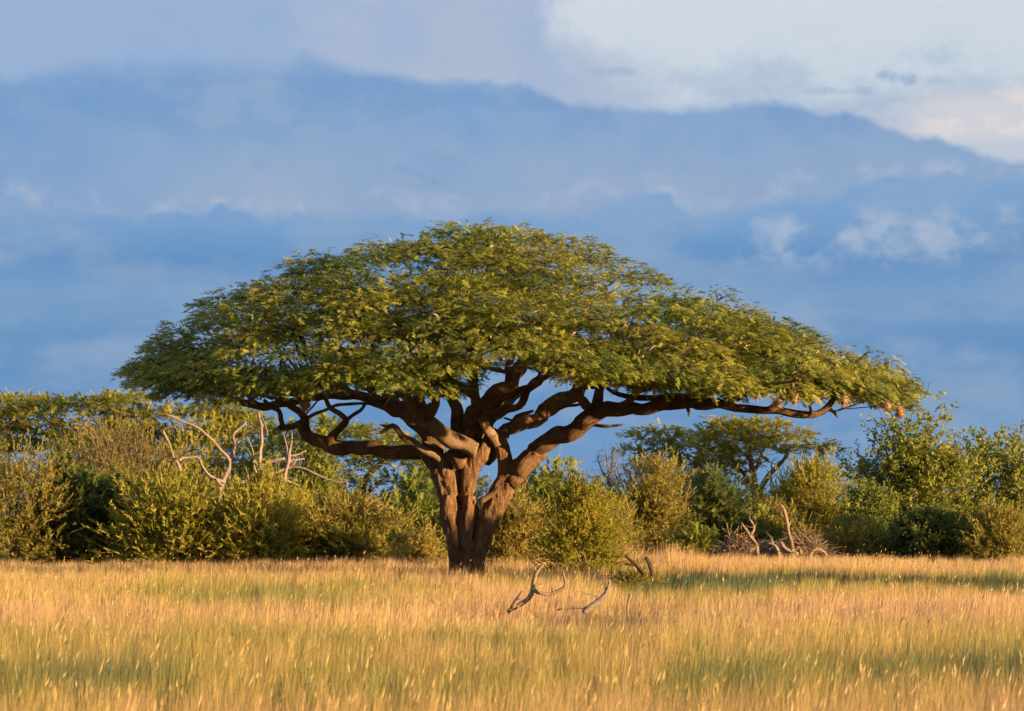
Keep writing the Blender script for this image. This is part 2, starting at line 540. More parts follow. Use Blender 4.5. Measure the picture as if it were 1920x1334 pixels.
def make_ground():
    xs = np.concatenate([[-2600, -900, -300, -100], np.arange(-48, 48.1, 1.0), [100, 300, 900, 2600]])
    ys = np.concatenate([[-600, -200, -60, -20], np.arange(-6, 120.1, 1.0), [180, 400, 1200, 4000]])
    X, Yg = np.meshgrid(xs, ys)
    Z = np.where((abs(X) < 49) & (Yg < 121) & (Yg > -7), gz(X, Yg), 0.0)
    nx, ny = len(xs), len(ys)
    i, j = np.meshgrid(np.arange(ny - 1), np.arange(nx - 1), indexing='ij')
    q = np.stack([i * nx + j, i * nx + j + 1, (i + 1) * nx + j + 1, (i + 1) * nx + j], -1).reshape(-1, 4)
    me = raw_mesh('ground', np.stack([X, Yg, Z], -1).reshape(-1, 3), q.ravel(), np.full(len(q), 4), smooth=True)
    tag(link('ground', me, ground_mat()), 'dry savanna earth under the tall golden grass', kind='structure')


make_ground()


# ------------------------------------------------------------------ leaf sprays
def leaf_tri(p, d, side, L, W):
    return np.array([p, p + d * L * 0.5 + side * W * 0.5, p + d * L]) if random.random() < 0.5 else np.array([p, p + d * L * 0.45 - side * W * 0.5, p + d * L])


def diamond(p, d, n, L, W):
    s = np.cross(n, d)
    a, b, c, e = p, p + d * L * 0.5 + s * W / 2, p + d * L, p + d * L * 0.5 - s * W / 2
    return [np.array([a, b, c]), np.array([a, c, e])]


def spray(kind, n_leaf, L, W):
    """unit twig along +x with leaves; returns (tris, flag)  flag 1 = twig"""
    tr, fl = [], []
    w = 0.012
    tr.append(np.array([[0, -w, 0], [0, w, 0], [1, 0, 0.0]])); fl.append(1)
    for k in range(n_leaf):
        t = (k + 0.5) / n_leaf
        sgn = 1 if k % 2 else -1
        p = np.array([0.1 + 0.9 * t, 0, -0.10 * t * t])
        if kind == 'pinnate':
            a = math.radians(random.uniform(38, 72)) * sgn
            d = np.array([math.cos(a), math.sin(a), random.uniform(-0.35, 0.25)])
            n = np.array([random.uniform(-.5, .5), random.uniform(-.5, .5), 1.0])
        elif kind == 'bushy':
            a = math.radians(random.uniform(20, 85)) * sgn
            b = random.uniform(-1.2, 1.2)
            d = np.array([math.cos(a), math.sin(a) * math.cos(b), math.sin(a) * math.sin(b)])
            n = np.array([random.uniform(-1, 1), random.uniform(-1, 1), random.uniform(-.3, 1)])
        elif kind == 'fine':
            a = math.radians(random.uniform(10, 40)) * sgn
            d = np.array([math.cos(a), math.sin(a) * random.uniform(-1, 1), math.sin(a) * random.uniform(-1, 1)])
            n = np.array([random.uniform(-1, 1), random.uniform(-1, 1), random.uniform(-1, 1)])
        else:
            d = np.array([random.uniform(0, 1), random.uniform(-1, 1), random.uniform(-0.8, 0.8)])
            n = np.array([random.uniform(-.7, .7), random.uniform(-.7, .7), 1.0])
        d = d / np.linalg.norm(d)
        n = n - d * np.dot(n, d)
        n /= np.linalg.norm(n) + 1e-9
        l = L * random.uniform(0.7, 1.25) * (1.0 - 0.35 * abs(t - 0.45))
        s = np.cross(n, d)
        if kind == 'broad':
            tt = diamond(p, d, n, l, W)
        else:
            tt = [np.array([p - s * W * 0.5, p + s * W * 0.5, p + d * l])]
        tr += tt
        fl += [0] * len(tt)
    return np.array(tr), np.array(fl)


SPRAYS = {
    'acacia': [spray('pinnate', 14, 0.36, 0.115) for _ in range(5)],
    'bushy': [spray('bushy', 13, 0.30, 0.095) for _ in range(5)],
    'pinnate': [spray('pinnate', 18, 0.34, 0.11) for _ in range(5)],
    'fine': [spray('fine', 15, 0.26, 0.055) for _ in range(5)],
    'broad': [spray('broad', 9, 0.34, 0.20) for _ in range(5)],
}


def place(kind, pos, d, up, scale, tint, jit=0.13):
    """put a spray at every pos; returns tris, tints"""
    out, tt = [], []
    var = RNG.integers(0, 5, len(pos))
    x = unit(d)
    z = unit(up - x * np.sum(up * x, -1, keepdims=True))
    y = np.cross(z, x)
    for v in range(5):
        k = np.where(var == v)[0]
        if not len(k):
            continue
        T, fl = SPRAYS[kind][v]
        t = (T[None, :, :, 0:1] * x[k][:, None, None] + T[None, :, :, 1:2] * y[k][:, None, None] + T[None, :, :, 2:3] * z[k][:, None, None]) * scale[k][:, None, None, None]
        t += pos[k][:, None, None]
        c = np.clip(tint[k][:, None] + RNG.normal(0, jit, (len(k), len(T))), 0, 0.87)
        c[:, fl == 1] = 1.0
        out.append(t.reshape(-1, 3, 3))
        tt.append(c.ravel())
    return np.concatenate(out), np.concatenate(tt)


STATS = {'tri': 0}


def foliage(name, kind, pos, d, up, scale, tint, mat, parent, jit=0.13):
    t, c = place(kind, pos, d, up, scale, tint, jit)
    STATS['tri'] += len(t)
    o = link(name, soup(name, t, c), mat, parent)
    o['kind'] = 'stuff'
    return o


# ------------------------------------------------------------------ the great acacia
TY = 53.0


def build_acacia():
    base = P(876, 1099, TY)
    base[2] = float(gz(base[0], TY)) - 0.03
    root = empty('acacia_tree', base, 'great umbrella thorn tree with a wide flat green crown, standing alone in the golden grass', 'tree')

    def L(pts):                                       # px, py, radius px, depth offset m
        out = []
        for px, py, r, dy in pts:
            q = P(px, py, TY + dy)
            out.append((q[0], q[1], q[2], r / F * (TY + dy)))
        return out

    # --- trunk: several fused stems, joined by a remesh
    tb = Tubes()
    st = dict(sides=16, step=0.06, rough=0.10, wob=0.05)
    tb.add(L([(870, 1112, 24, .0), (866, 1075, 21, .0), (861, 1030, 20, .0), (853, 985, 22, 0), (842, 940, 21, 0), (832, 900, 20, -.05), (822, 870, 19, -.05), (812, 850, 17, 0), (795, 838, 13, .1)]), **st)
    tb.add(L([(858, 1112, 20, -.1), (857, 1070, 12, -.15), (853, 1030, 13, -.2), (846, 980, 14, -.2), (839, 930, 12, -.2)]), **st)
    tb.add(L([(878, 1112, 26, .15), (878, 1050, 21, .1), (880, 990, 18, .1), (880, 955, 15, .1), (878, 930, 13, .0), (880, 900, 13, -.05), (886, 872, 15, -.05), (900, 850, 15, .0), (915, 832, 14, .1), (930, 808, 12, .2)]), **st)
    tb.add(L([(890, 1112, 24, -.1), (890, 1060, 16, -.15), (903, 1010, 17, -.1), (919, 970, 19, -.05), (935, 935, 20, 0), (947, 905, 19, 0), (964, 882, 18, -.05), (985, 866, 18, -.1), (1010, 846, 17, -.2)]), **st)
    tb.add(L([(876, 1112, 18, -.28), (875, 1060, 12, -.30), (875, 1010, 11, -.30), (877, 965, 11, -.25), (879, 930, 11, -.18)]), **st)
    tb.add(L([(900, 1112, 16, .2), (897, 1060, 11, .25), (912, 1000, 12, .25)]), **st)
    tb.add(L([(944, 912, 14, 0), (946, 880, 13, -.02), (943, 850, 13, -.02), (937, 825, 12, 0), (930, 805, 9, 0)]), **st)
    tb.add(L([(845, 925, 13, -.12), (840, 890, 15, -.16), (836, 868, 14, -.18), (848, 850, 10, -.15), (862, 838, 9, -.1)]), **st)
    tb.add(L([(856, 925, 9, .35), (866, 890, 10, .55), (872, 850, 11, .65), (866, 822, 12, .7)]), **st)
    for a in range(7):                                # root flare
        t = a / 7 * 6.28 + 0.3
        c = Vector((math.cos(t), math.sin(t), 0))
        tb.add([(base[0] + c.x * .20, base[1] + c.y * .20, .75, .10), (base[0] + c.x * .30, base[1] + c.y * .30, .25, .10), (base[0] + c.x * .56, base[1] + c.y * .56, -.12, .09)], **st)
    me = tb.mesh('trunk')
    tmp = bpy.data.objects.new('trunk_tmp', me)
    C.objects.link(tmp)
    md = tmp.modifiers.new('r', 'REMESH')
    md.mode = 'VOXEL'
    md.voxel_size = 0.026
    sm = tmp.modifiers.new('s', 'SMOOTH')
    sm.factor, sm.iterations = 0.5, 2
    dg = bpy.context.evaluated_depsgraph_get()
    me2 = bpy.data.meshes.new_from_object(tmp.evaluated_get(dg))
    bpy.data.objects.remove(tmp)
    n = len(me2.vertices)
    co = np.empty(n * 3, np.float32); me2.vertices.foreach_get('co', co); co = co.reshape(-1, 3)
    no = np.empty(n * 3, np.float32); me2.vertices.foreach_get('normal', no); no = no.reshape(-1, 3)
    dsp = np.array([mnoise.fractal((x * 7, y * 7, z * 1.3), 0.8, 2.0, 4) + 0.6 * abs(mnoise.noise((x * 16, y * 16, z * 2.0))) for x, y, z in co.tolist()], np.float32)
    co += no * (dsp * 0.034)[:, None]
    me2.vertices.foreach_set('co', co.ravel())
    me2.polygons.foreach_set('use_smooth', np.ones(len(me2.polygons), bool))
    me2.materials.clear()
    me2.name = 'trunk'
    link('trunk', me2, M_TRUNK, root)
    STATS['tri'] += 2 * len(me2.polygons)

    # --- limbs, each with its side branches
    nodes = []                                        # skeleton nodes for the crown to hang on: x y z r

    def limb(name, lists, mat=None, label=None, keep=True, sides=14, swing=False):
        t = Tubes()
        if swing:                                       # a limb that leans back as it runs left
            lists = [[(a, b, r, 0.0062 * max(0, 826 - a) + (d + 1.8 if d < -1.8 else 0)) for a, b, r, d in pts] for pts in lists]
        for pts in lists:
            big = max(q[2] for q in pts)
            p = t.add(L(pts), sides=sides if big > 8 else 9 if big > 4 else 6, step=0.10, rough=0.11 if big > 6 else 0.13, wob=0.24)
            if keep:
                nodes.append(p[:: 3])
        o = link(name, t.mesh(name), mat or M_LIMB, root)
        if label:
            o['label'] = label
        return o

    limb('limb', [
        [(826, 880, 15, 0), (806, 855, 15, -.1), (770, 846, 13, -.4), (740, 846, 13, -.7), (700, 844, 13, -1.0), (660, 840, 13, -1.3), (630, 835, 13, -1.5), (600, 828, 12, -1.7), (573, 815, 12, -1.8), (566, 795, 11, -1.8), (571, 783, 8, -1.8), (563, 772, 7, -1.9), (548, 764, 6, -2.0), (532, 752, 5, -2.2), (515, 735, 4, -2.5)],
        [(570, 792, 6, -1.8), (553, 797, 6, -1.8), (536, 801, 5.5, -1.8), (524, 803, 4, -1.8)],
        [(533, 801, 5, -1.8), (528, 788, 5, -1.8), (523, 771, 5, -1.9), (508, 764, 5, -2.0), (495, 752, 4, -2.3)],
        [(528, 798, 3, -1.8), (520, 804, 2, -1.8), (512, 806, 1.4, -1.8)],
        [(622, 834, 10, -1.5), (623, 818, 9.5, -1.5), (634, 806, 7, -1.5), (645, 794, 6, -1.5), (647, 787, 5, -1.5), (636, 776, 5, -1.6), (620, 768, 4.5, -1.6), (613, 752, 4, -1.8), (608, 735, 3, -2)],
        [(645, 792, 5, -1.5), (658, 779, 4, -1.5), (676, 770, 3.5, -1.3), (684, 758, 3, -1.1), (688, 744, 2.5, -1)],
        [(572, 788, 3.5, -1.8), (592, 776, 3.5, -1.8), (614, 768, 3, -1.8), (636, 759, 3, -1.7), (668, 757, 3, -1.3), (698, 758, 3, -.6)],
        [(573, 777, 1.8, -1.8), (588, 762, 1.8, -1.9), (596, 752, 1.6, -2), (608, 748, 1.3, -2)]], swing=True)
    limb('limb', [
        [(828, 880, 18, .3), (822, 848, 18, .3), (800, 812, 18, .4), (775, 785, 17, .6), (745, 766, 15, .9), (715, 754, 12, 1.1), (685, 747, 10, 1.3), (655, 744, 8, 1.4), (620, 740, 8, 1.4), (585, 744, 7, 1.2), (555, 754, 7, 1.0), (520, 760, 8, .8), (485, 760, 8, .6), (458, 756, 7, .5), (425, 745, 5, .4), (380, 732, 4, .3)],
        [(700, 750, 7, 1.2), (660, 735, 6, 1.8), (610, 720, 5, 2.6), (550, 705, 4, 3.4), (470, 690, 3, 4.0)],
        [(585, 745, 5, 1.2), (520, 735, 4, .2), (450, 725, 3, -1.2)],
        [(485, 760, 5, .6), (470, 748, 4, .6), (455, 738, 3, 1.5), (380, 715, 3, 2.4)],
        [(555, 753, 4, 1), (520, 748, 4, 0), (470, 735, 3, -2.0), (420, 722, 2.5, -3.5)],
        [(760, 775, 9, .7), (735, 750, 8, 1.8), (700, 715, 6, 3.2), (650, 680, 5, 4.6), (600, 650, 4, 5.6)]])
    limb('limb', [
        [(893, 847, 15, -.62), (880, 840, 16, -.64), (855, 826, 16, -.75), (825, 806, 14, -.9), (800, 788, 13, -1.0), (787, 768, 11, -1.1), (784, 745, 11, -1.3), (787, 722, 10, -1.6), (792, 700, 7, -2.0), (800, 670, 5, -2.6)],
        [(795, 782, 8, -1.0), (779, 769, 8, -1.2), (764, 750, 8, -1.5), (750, 738, 7, -1.8), (728, 737, 6, -2.2), (705, 728, 4, -2.8), (670, 708, 3.5, -3.6)],
        [(800, 790, 5, -1.0), (785, 796, 4, -1.2), (768, 794, 3, -1.4)],
        [(792, 768, 4, -1.1), (801, 763, 4, -1.25), (806, 757, 3, -1.3)]], mat=M_PALE, label='sunlit broken limb with pale peeled bark')
    limb('limb', [
        [(838, 885, 9, -.25), (825, 862, 9, -.35), (806, 848, 8, -.45), (788, 838, 7, -.5), (768, 826, 7, -.6), (754, 818, 6, -.7), (745, 806, 5, -.8), (736, 800, 4.5, -.8), (726, 806, 4, -.9), (716, 811, 3, -1.0), (700, 810, 2.2, -1.1), (688, 813, 1.5, -1.2)],
        [(737, 800, 3, -.8), (724, 800, 2, -.8), (712, 797, 1.3, -.9)]], mat=M_PALE, label='slender bare limb of pale dead wood', keep=False)
    limb('limb', [
        [(952, 905, 18, -.05), (978, 872, 18, -.1), (1010, 846, 17, -.25), (1040, 824, 16, -.5), (1075, 803, 16, -.8), (1108, 785, 17, -1.0), (1140, 772, 15, -1.2), (1175, 765, 13, -1.4), (1215, 764, 12, -1.6), (1250, 760, 12, -1.7), (1290, 754, 13, -1.8), (1325, 754, 11, -1.9), (1360, 760, 9, -2.0), (1400, 769, 8, -2.1), (1440, 768, 7, -2.2), (1475, 772, 7, -2.2), (1510, 780, 7, -2.2), (1532, 778, 6, -2.2), (1548, 765, 6, -2.2), (1562, 748, 5, -2.3), (1585, 738, 4, -2.4), (1620, 735, 3.5, -2.6), (1665, 735, 3, -2.8)],
        [(1112, 785, 11, -1.0), (1116, 765, 10, -1.0), (1120, 742, 9, -1.0), (1128, 715, 8, -1.0), (1145, 685, 6, -1.2), (1175, 650, 5, -1.4), (1210, 610, 4, -1.6)],
        [(1546, 768, 4, -2.2), (1558, 770, 3.5, -2.2), (1566, 777, 2.5, -2.25), (1571, 784, 1.5, -2.3)],
        [(1112, 797, 4, -1.0), (1135, 800, 3.5, -1.15), (1152, 800, 2.6, -1.2), (1168, 797, 1.6, -1.3)],
        [(1305, 752, 9, -1.8), (1280, 744, 6, -1.6), (1245, 742, 5.5, -1.4), (1205, 748, 6, -1.3), (1175, 744, 5, -1.2), (1150, 737, 4, -1.2), (1135, 726, 3, -1.2)],
        [(1318, 752, 8, -1.9), (1322, 736, 7, -1.9), (1335, 715, 5, -2.2), (1370, 690, 4, -2.6), (1410, 660, 3, -3)],
        [(1440, 766, 4, -2.2), (1480, 745, 3.5, -1.2), (1530, 725, 3, -.2), (1600, 712, 2.5, .6)],
        [(1360, 758, 5, -2), (1400, 740, 4, -3.2), (1450, 722, 3, -4.6), (1500, 712, 2.5, -5.4)],
        [(1250, 756, 6, -1.7), (1300, 735, 5, .2), (1370, 715, 4, 2.2), (1460, 700, 3, 4.2)],
        [(1288, 762, 4, -1.8), (1292, 772, 2.5, -1.85), (1291, 781, 1.2, -1.9)]])
    limb('limb', [
        [(908, 862, 12, .2), (930, 832, 14, .5), (960, 806, 13, .9), (1000, 784, 13, 1.3), (1035, 765, 14, 1.7), (1060, 748, 14, 2.0), (1085, 728, 12, 2.4), (1112, 708, 9, 2.9), (1150, 680, 7, 3.4), (1200, 650, 5, 4.0), (1260, 620, 4, 4.6)],
        [(1045, 768, 4, 1.7), (1065, 762, 3.5, 1.6), (1083, 760, 3, 1.5), (1102, 754, 2, 1.4)],
        [(948, 812, 5, .7), (958, 798, 4, .7), (968, 782, 4, .7), (985, 774, 4, .6), (1000, 770, 2.5, .6)],
        [(962, 790, 2.5, .7), (950, 786, 2.2, .6), (944, 784, 1.5, .6)]])
    limb('limb', [
        [(872, 870, 14, .6), (866, 830, 14, .7), (862, 800, 12, .8), (856, 775, 11, .9), (848, 752, 9, 1.0), (838, 738, 7, 1.1), (822, 742, 4, 1.2), (806, 745, 3, 1.3)],
        [(848, 752, 7, 1.0), (844, 725, 6, 1.4), (835, 690, 5, 2), (815, 640, 4, 3)],
        [(880, 870, 16, .5), (884, 825, 19, .6), (896, 785, 22, .7), (920, 758, 21, .8), (942, 735, 18, .9), (960, 710, 15, 1.0), (978, 685, 12, 1.1), (992, 660, 9, 1.3), (1005, 620, 7, 1.6), (1020, 570, 5, 2)],
        [(893, 790, 10, .6), (893, 755, 9, .6), (890, 720, 8, .7), (886, 690, 7, .8), (880, 650, 5, 1.2), (870, 590, 4, 1.6)],
        [(952, 722, 6, .9), (955, 700, 5.5, .8), (952, 690, 5, .8), (962, 672, 4.5, .8), (966, 655, 4, .9), (975, 620, 3, 1.2)],
        [(953, 697, 4, .8), (925, 694, 3.5, .6), (900, 688, 3, .5)],
        [(908, 812, 14, .3), (913, 785, 13, .25), (930, 772, 8, .1), (955, 768, 7, -.1), (972, 762, 7, -.2), (980, 748, 7, -.3), (988, 736, 6, -.4), (1005, 722, 5, -.7), (1030, 700, 4, -1.4)],
        [(912, 782, 9, .4), (935, 752, 8, .2), (960, 738, 6, -.2), (985, 728, 5, -.6)]])
    limb('limb', [
        [(932, 835, 10, -.1), (922, 812, 9, -.25), (912, 797, 8, -.35), (903, 783, 8, -.45)],
        [(936, 834, 7, -.05), (928, 824, 6, -.12), (918, 806, 3.5, -.3)]], mat=M_PALE, label='short sawn stub of pale wood', keep=False)
    limb('limb', [
        [(866, 874, 12, .1), (863, 864, 14, -.25), (861, 857, 15, -.58)]], keep=False)
    limb('limb', [
        [(898, 942, 5, -.3), (912, 935, 4.5, -.3), (925, 925, 4, -.3), (937, 912, 3, -.3)]], keep=False)
    # limbs that carry the near and the far side of the crown
    limb('limb', [
        [(905, 850, 12, .3), (915, 800, 11, 1.2), (900, 760, 10, 2.4), (860, 720, 8, 3.8), (820, 690, 6, 5.4), (790, 670, 4, 6.6)],
        [(915, 800, 9, 1.2), (960, 750, 8, 2.6), (1010, 712, 6, 4.2), (1060, 690, 4, 5.8)]])
    limb('limb', [
        [(800, 788, 9, -1.0), (815, 752, 8, -1.9), (800, 722, 7, -3.0), (770, 700, 5, -4.2), (745, 690, 4, -5.4)]])
    limb('limb', [
        [(1112, 772, 9, -1.1), (1085, 742, 8, -2.0), (1085, 715, 6, -3.2), (1100, 695, 5, -4.4), (1110, 685, 4, -5.4)]])
    limb('limb', [
        [(1160, 765, 7, -1.4), (1200, 735, 6, -2.6), (1240, 715, 5, -4.0), (1270, 700, 4, -5.0)]])
    limb('limb', [
        [(715, 752, 7, 1.0), (690, 730, 6, -.6), (660, 712, 5, -2.4), (610, 700, 4, -4.0)]])

    # --- crown
    prof = [(212, 722), (224, 700), (262, 655), (345, 588), (402, 548), (480, 522), (600, 482), (720, 462), (820, 452), (880, 432), (940, 430), (1040, 447), (1150, 472), (1230, 503), (1290, 543),
            (1400, 578), (1500, 608), (1590, 657), (1690, 692), (1735, 722)]
    cx0 = 905.0
    c0 = P(cx0, 700, TY)
    RL, RR, RB, RF = (cx0 - 236) / F * TY, (1732 - cx0) / F * TY, 7.4, 6.6
    pz = [HCAM + (HY - p[1]) / F * TY for p in prof]
    pr_l = ([(cx0 - p[0]) / (cx0 - 212) for p in prof if p[0] <= cx0][::-1], [z for p, z in zip(prof, pz) if p[0] <= cx0][::-1])
    pr_r = ([(p[0] - cx0) / (1735 - cx0) for p in prof if p[0] >= cx0], [z for p, z in zip(prof, pz) if p[0] >= cx0])
    pts, nrm = [], []

    def top_z(x, y):
        xn = np.where(x < 0, x / RL, x / RR)
        yn = np.where(y < 0, y / RF, y / RB)
        rho = np.sqrt(xn ** 2 + yn ** 2)
        zl = np.interp(rho, pr_l[0], pr_l[1])
        zr = np.interp(rho, pr_r[0], pr_r[1])
        w = np.clip(0.5 + 0.5 * xn / (rho + 1e-6) * 1.6, 0, 1)
        return rho, zl * (1 - w) + zr * w

    # foliage pads: flattened clumps in a shell under the dome
    tries = 0
    PADS = []
    while len(PADS) < 430 and tries < 40000:
        tries += 1
        x, y = random.uniform(-RL, RR), random.uniform(-RF, RB)
        rho, zt = top_z(np.array(x), np.array(y))
        rho, zt = float(rho), float(zt)
        if rho > 0.955:
            continue
        lay = random.random()
        if lay < 0.80 and rho < .88 and mnoise.noise((x * .66, y * .66, 7.3)) > 0.17:      # hollows in the crown's surface
            continue
        edge = max(0, 1 - rho)
        depth = min(1.7, 0.30 + 2.2 * edge) * (0.0 if lay < 0.55 else random.uniform(0.25, 1.0))
        z = zt - 0.38 + 0.34 * max(0, 1 - 2.6 * rho) - depth + random.gauss(0, 0.10)
        rx = random.uniform(0.55, 1.0) * (0.75 if rho > 0.85 else 1.0)
        q = np.array((c0[0] + x, TY + y, z))
        ipx, ipy = CX + q[0] / q[1] * F, HY - (q[2] - HCAM) / q[1] * F
        if y < 1.5 and 868 < ipx < 1050 and ipy > 655:      # the opening over the fork
            continue
        if y < 0.5 and 700 < ipx < 870 and ipy > 715:
            continue
        if ipy > np.interp(ipx, [220, 330, 420, 560, 650, 800, 900, 1060, 1150, 1250, 1480, 1600, 1690, 1735], [712, 728, 745, 730, 722, 722, 690, 705, 715, 728, 738, 745, 738, 725]) - 4:
            continue
        ok = True
        for (p2, r2) in PADS:
            dd = p2 - q
            if (dd[0] ** 2 + dd[1] ** 2) / (0.46 * (rx + r2)) ** 2 + (dd[2] / 0.34) ** 2 < 1:
                ok = False
                break
        if ok:
            PADS.append((q, rx))
    for _ in range(75):                                 # small tufts that break the outline
        x, y = random.uniform(-RL, RR), random.gauss(0, 2.2)
        rho, zt = top_z(np.array(x), np.array(y))
        if float(rho) < .93:
            PADS.append((np.array((c0[0] + x, TY + y, float(zt) - random.uniform(-.08, .28) - (.16 if x < -2.2 else 0))), random.uniform(.25, .5)))
    bx = [215, 260, 330, 420, 480, 560, 650, 720, 770, 830, 866, 884, 905, 1030, 1055, 1085, 1130, 1170, 1230, 1330, 1450, 1560, 1620, 1690, 1738]
    by = [716, 726, 738, 756, 742, 738, 730, 724, 732, 744, 728, 680, 655, 668, 708, 722, 706, 730, 732, 742, 748, 745, 760, 764, 730]
    k = 0
    while k < 190:                                      # the drooping rim on the near side
        ipx = random.uniform(240, 1720)
        x0 = (ipx - cx0) / F * TY
        xn = x0 / (RL if x0 < 0 else RR)
        yr = -RF * math.sqrt(max(0.0, 1 - xn * xn)) * random.uniform(.35, .97)
        q = P(ipx, np.interp(ipx, bx, by) - random.uniform(8, 50), TY + yr)
        rho, zt = top_z(np.array(q[0] - c0[0]), np.array(yr))
        if rho > .965 or q[2] > zt - .1:
            continue
        PADS.append((q, random.uniform(.4, .7)))
        k += 1
    # connect every pad to the skeleton
    tw = Tubes()
    node = np.vstack(nodes)
    axis = np.array((c0[0] - 0.3, TY + .2))
    PADS.sort(key=lambda a: np.linalg.norm(a[0][:2] - axis))
    nd_xyz = [tuple(v) for v in node]
    arr = np.array(nd_xyz)
    for q, rx in PADS:
        d = arr[:, :3] - q
        dist = np.linalg.norm(d * np.array((1, 1, 1.3)), axis=1)
        out = np.linalg.norm(arr[:, :2] - axis, axis=1) - np.linalg.norm(q[:2] - axis)
        cost = dist + np.where(d[:, 2] > -0.1, (d[:, 2] + 0.1) * 2.5, 0) + np.where(out > 0, out * 1.2, 0) + np.where(arr[:, 3] < 0.02, 0.5, 0)
        k = int(np.argmin(cost))
        a = arr[k, :3]
        r0 = min(arr[k, 3] * 0.75, 0.028 + 0.016 * dist[k])
        m1 = a + (q - a) * 0.35 + np.array((RNG.normal(0, .10), RNG.normal(0, .10), -0.04 * dist[k]))
        m2 = a + (q - a) * 0.72 + np.array((RNG.normal(0, .10), RNG.normal(0, .10), -0.02 * dist[k]))
        p = tw.add([(*a, r0), (*m1, r0 * .8), (*m2, r0 * .6), (*q, 0.012)], sides=5, step=0.22, wob=0.25, cap=False)
        arr = np.vstack([arr, p[2::3]]) if len(p) > 3 else arr
        for j in range(5):                              # twigs fanning through the pad
            t = RNG.uniform(0, 6.28)
            e = q + np.array((math.cos(t) * rx * .75, math.sin(t) * rx * .75, RNG.uniform(-.02, .14)))
            s0 = a + (q - a) * RNG.uniform(.7, 1.0)
            tw.add([(*s0, .010), (*(s0 * .5 + e * .5 + np.array((0, 0, .03))), .008), (*e, .004)], sides=3, step=0.3, cap=False)
    for _ in range(170):                                # fine twigs hanging under the canopy
        q, rx = PADS[RNG.integers(len(PADS))]
        rho, zt = top_z(np.array(q[0] - c0[0]), np.array(q[1] - TY))
        if q[2] > 5.6:
            continue
        s = q + RNG.normal(0, .35, 3) * np.array((1, 1, .2))
        e = s + np.array((RNG.normal(0, .12), RNG.normal(0, .12), -RNG.uniform(.15, .5)))
        tw.add([(*s, .007), (*((s + e) / 2 + RNG.normal(0, .04, 3)), .006), (*e, .003)], sides=3, step=0.15, cap=False)
    STATS['tri'] += 2 * sum(len(x) for x in tw.n)
    o = link('branches', tw.mesh('branches'), M_TWIGB, root)
    o['kind'] = 'stuff'

    pos, dr, up, sc, ti = [], [], [], [], []
    for q, rx in PADS:
        n = int(136 * (rx / 0.8) ** 2 * (0.45 if q[1] > TY + 2.5 else 1.0))
        t = RNG.uniform(0, 6.283, n)
        r = np.sqrt(RNG.uniform(0, 1, n))
        hz = RNG.uniform(-1, 1, n)
        prel = np.stack([np.cos(t) * r * rx * 0.85, np.sin(t) * r * rx * 0.85, 0.17 * (1 - r ** 2) * hz * 1.4 + 0.10 * (1 - r)], -1)
        outv = np.array((q[0] - axis[0], (q[1] - axis[1]) * 1.1))
        outv = outv / (np.linalg.norm(outv) + 1e-6)
        slope = min(1.0, np.linalg.norm(q[:2] - axis) / 8.5)
        prel[:, 2] -= 0.34 * slope * (prel[:, 0] * outv[0] + prel[:, 1] * outv[1])   # pads follow the dome
        dd = np.stack([np.cos(t) + RNG.normal(0, .5, n) + outv[0] * .5, np.sin(t) + RNG.normal(0, .5, n) + outv[1] * .5, RNG.normal(0.06, .26, n) - 0.24 * slope * r - (RNG.uniform(0, .9, n) if q[2] < 5.0 and q[1] < TY else 0)], -1)
        pos.append(q + prel)
        dr.append(dd)
        up.append(np.stack([RNG.normal(0, .45, n), RNG.normal(-.25, .45, n), np.ones(n)], -1))
        sc.append(RNG.uniform(0.12, 0.27, n))
        ti.append(np.clip(RNG.normal(0.47, 0.17) + RNG.normal(0, 0.10, n), 0, .86))
    pos, dr, up, sc, ti = map(np.concatenate, (pos, dr, up, sc, ti))
    foliage('crown', 'acacia', pos, dr, up, sc, ti, M_ACACIA, root)

    # seed pods: small pale curls near the lit surface of the crown
    t = Tubes()
    k = 0
    while k < 700:
        q, rx = PADS[RNG.integers(len(PADS))]
        x, y = q[0] - c0[0] + RNG.normal(0, .4), q[1] - TY + RNG.normal(0, .4)
        if RNG.uniform() > 0.35 + 0.65 * (x > -3):
            continue
        y -= RNG.uniform(.0, .45)
        rho, zt = top_z(np.array(x), np.array(y))
        if rho > .9 or q[2] > zt - .2:
            continue
        z = q[2] + RNG.uniform(-.12, .16)
        s = RNG.uniform(.04, .09)
        a, b = RNG.uniform(0, 6.28), RNG.uniform(-1, .3)
        d = np.array((math.cos(a), math.sin(a), b)) * s
        c = np.array((c0[0] + x, TY + y, z))
        t.add([(*(c - d), .006), (*(c + np.array((0, 0, .02))), .024), (*(c + d), .006)], sides=4, step=1.0, cap=False, tint=RNG.uniform(0, 1), raw=True)
        k += 1
    o = link('seed_pods', t.mesh('seed_pods'), M_POD, root)
    o['kind'] = 'stuff'
    return root, PADS


# ------------------------------------------------------------------ bushes and background trees
def stems_to(base, targets, r0, mat, parent, name='stems', sides=6, start_spread=0.12):
    t = Tubes()
    for q in targets:
        s = base + np.array((RNG.normal(0, start_spread), RNG.normal(0, start_spread), -0.05))
        m = s + (q - s) * 0.5 + np.array(((s[0] - q[0]) * .12, (s[1] - q[1]) * .12, 0.08 * abs(q[2] - s[2])))
        t.add([(*s, r0), (*m, r0 * .65), (*q, r0 * .25)], sides=sides, step=0.2, wob=0.35, cap=False)
    return tag(link(name, t.mesh(name), mat, parent), kind='stuff')


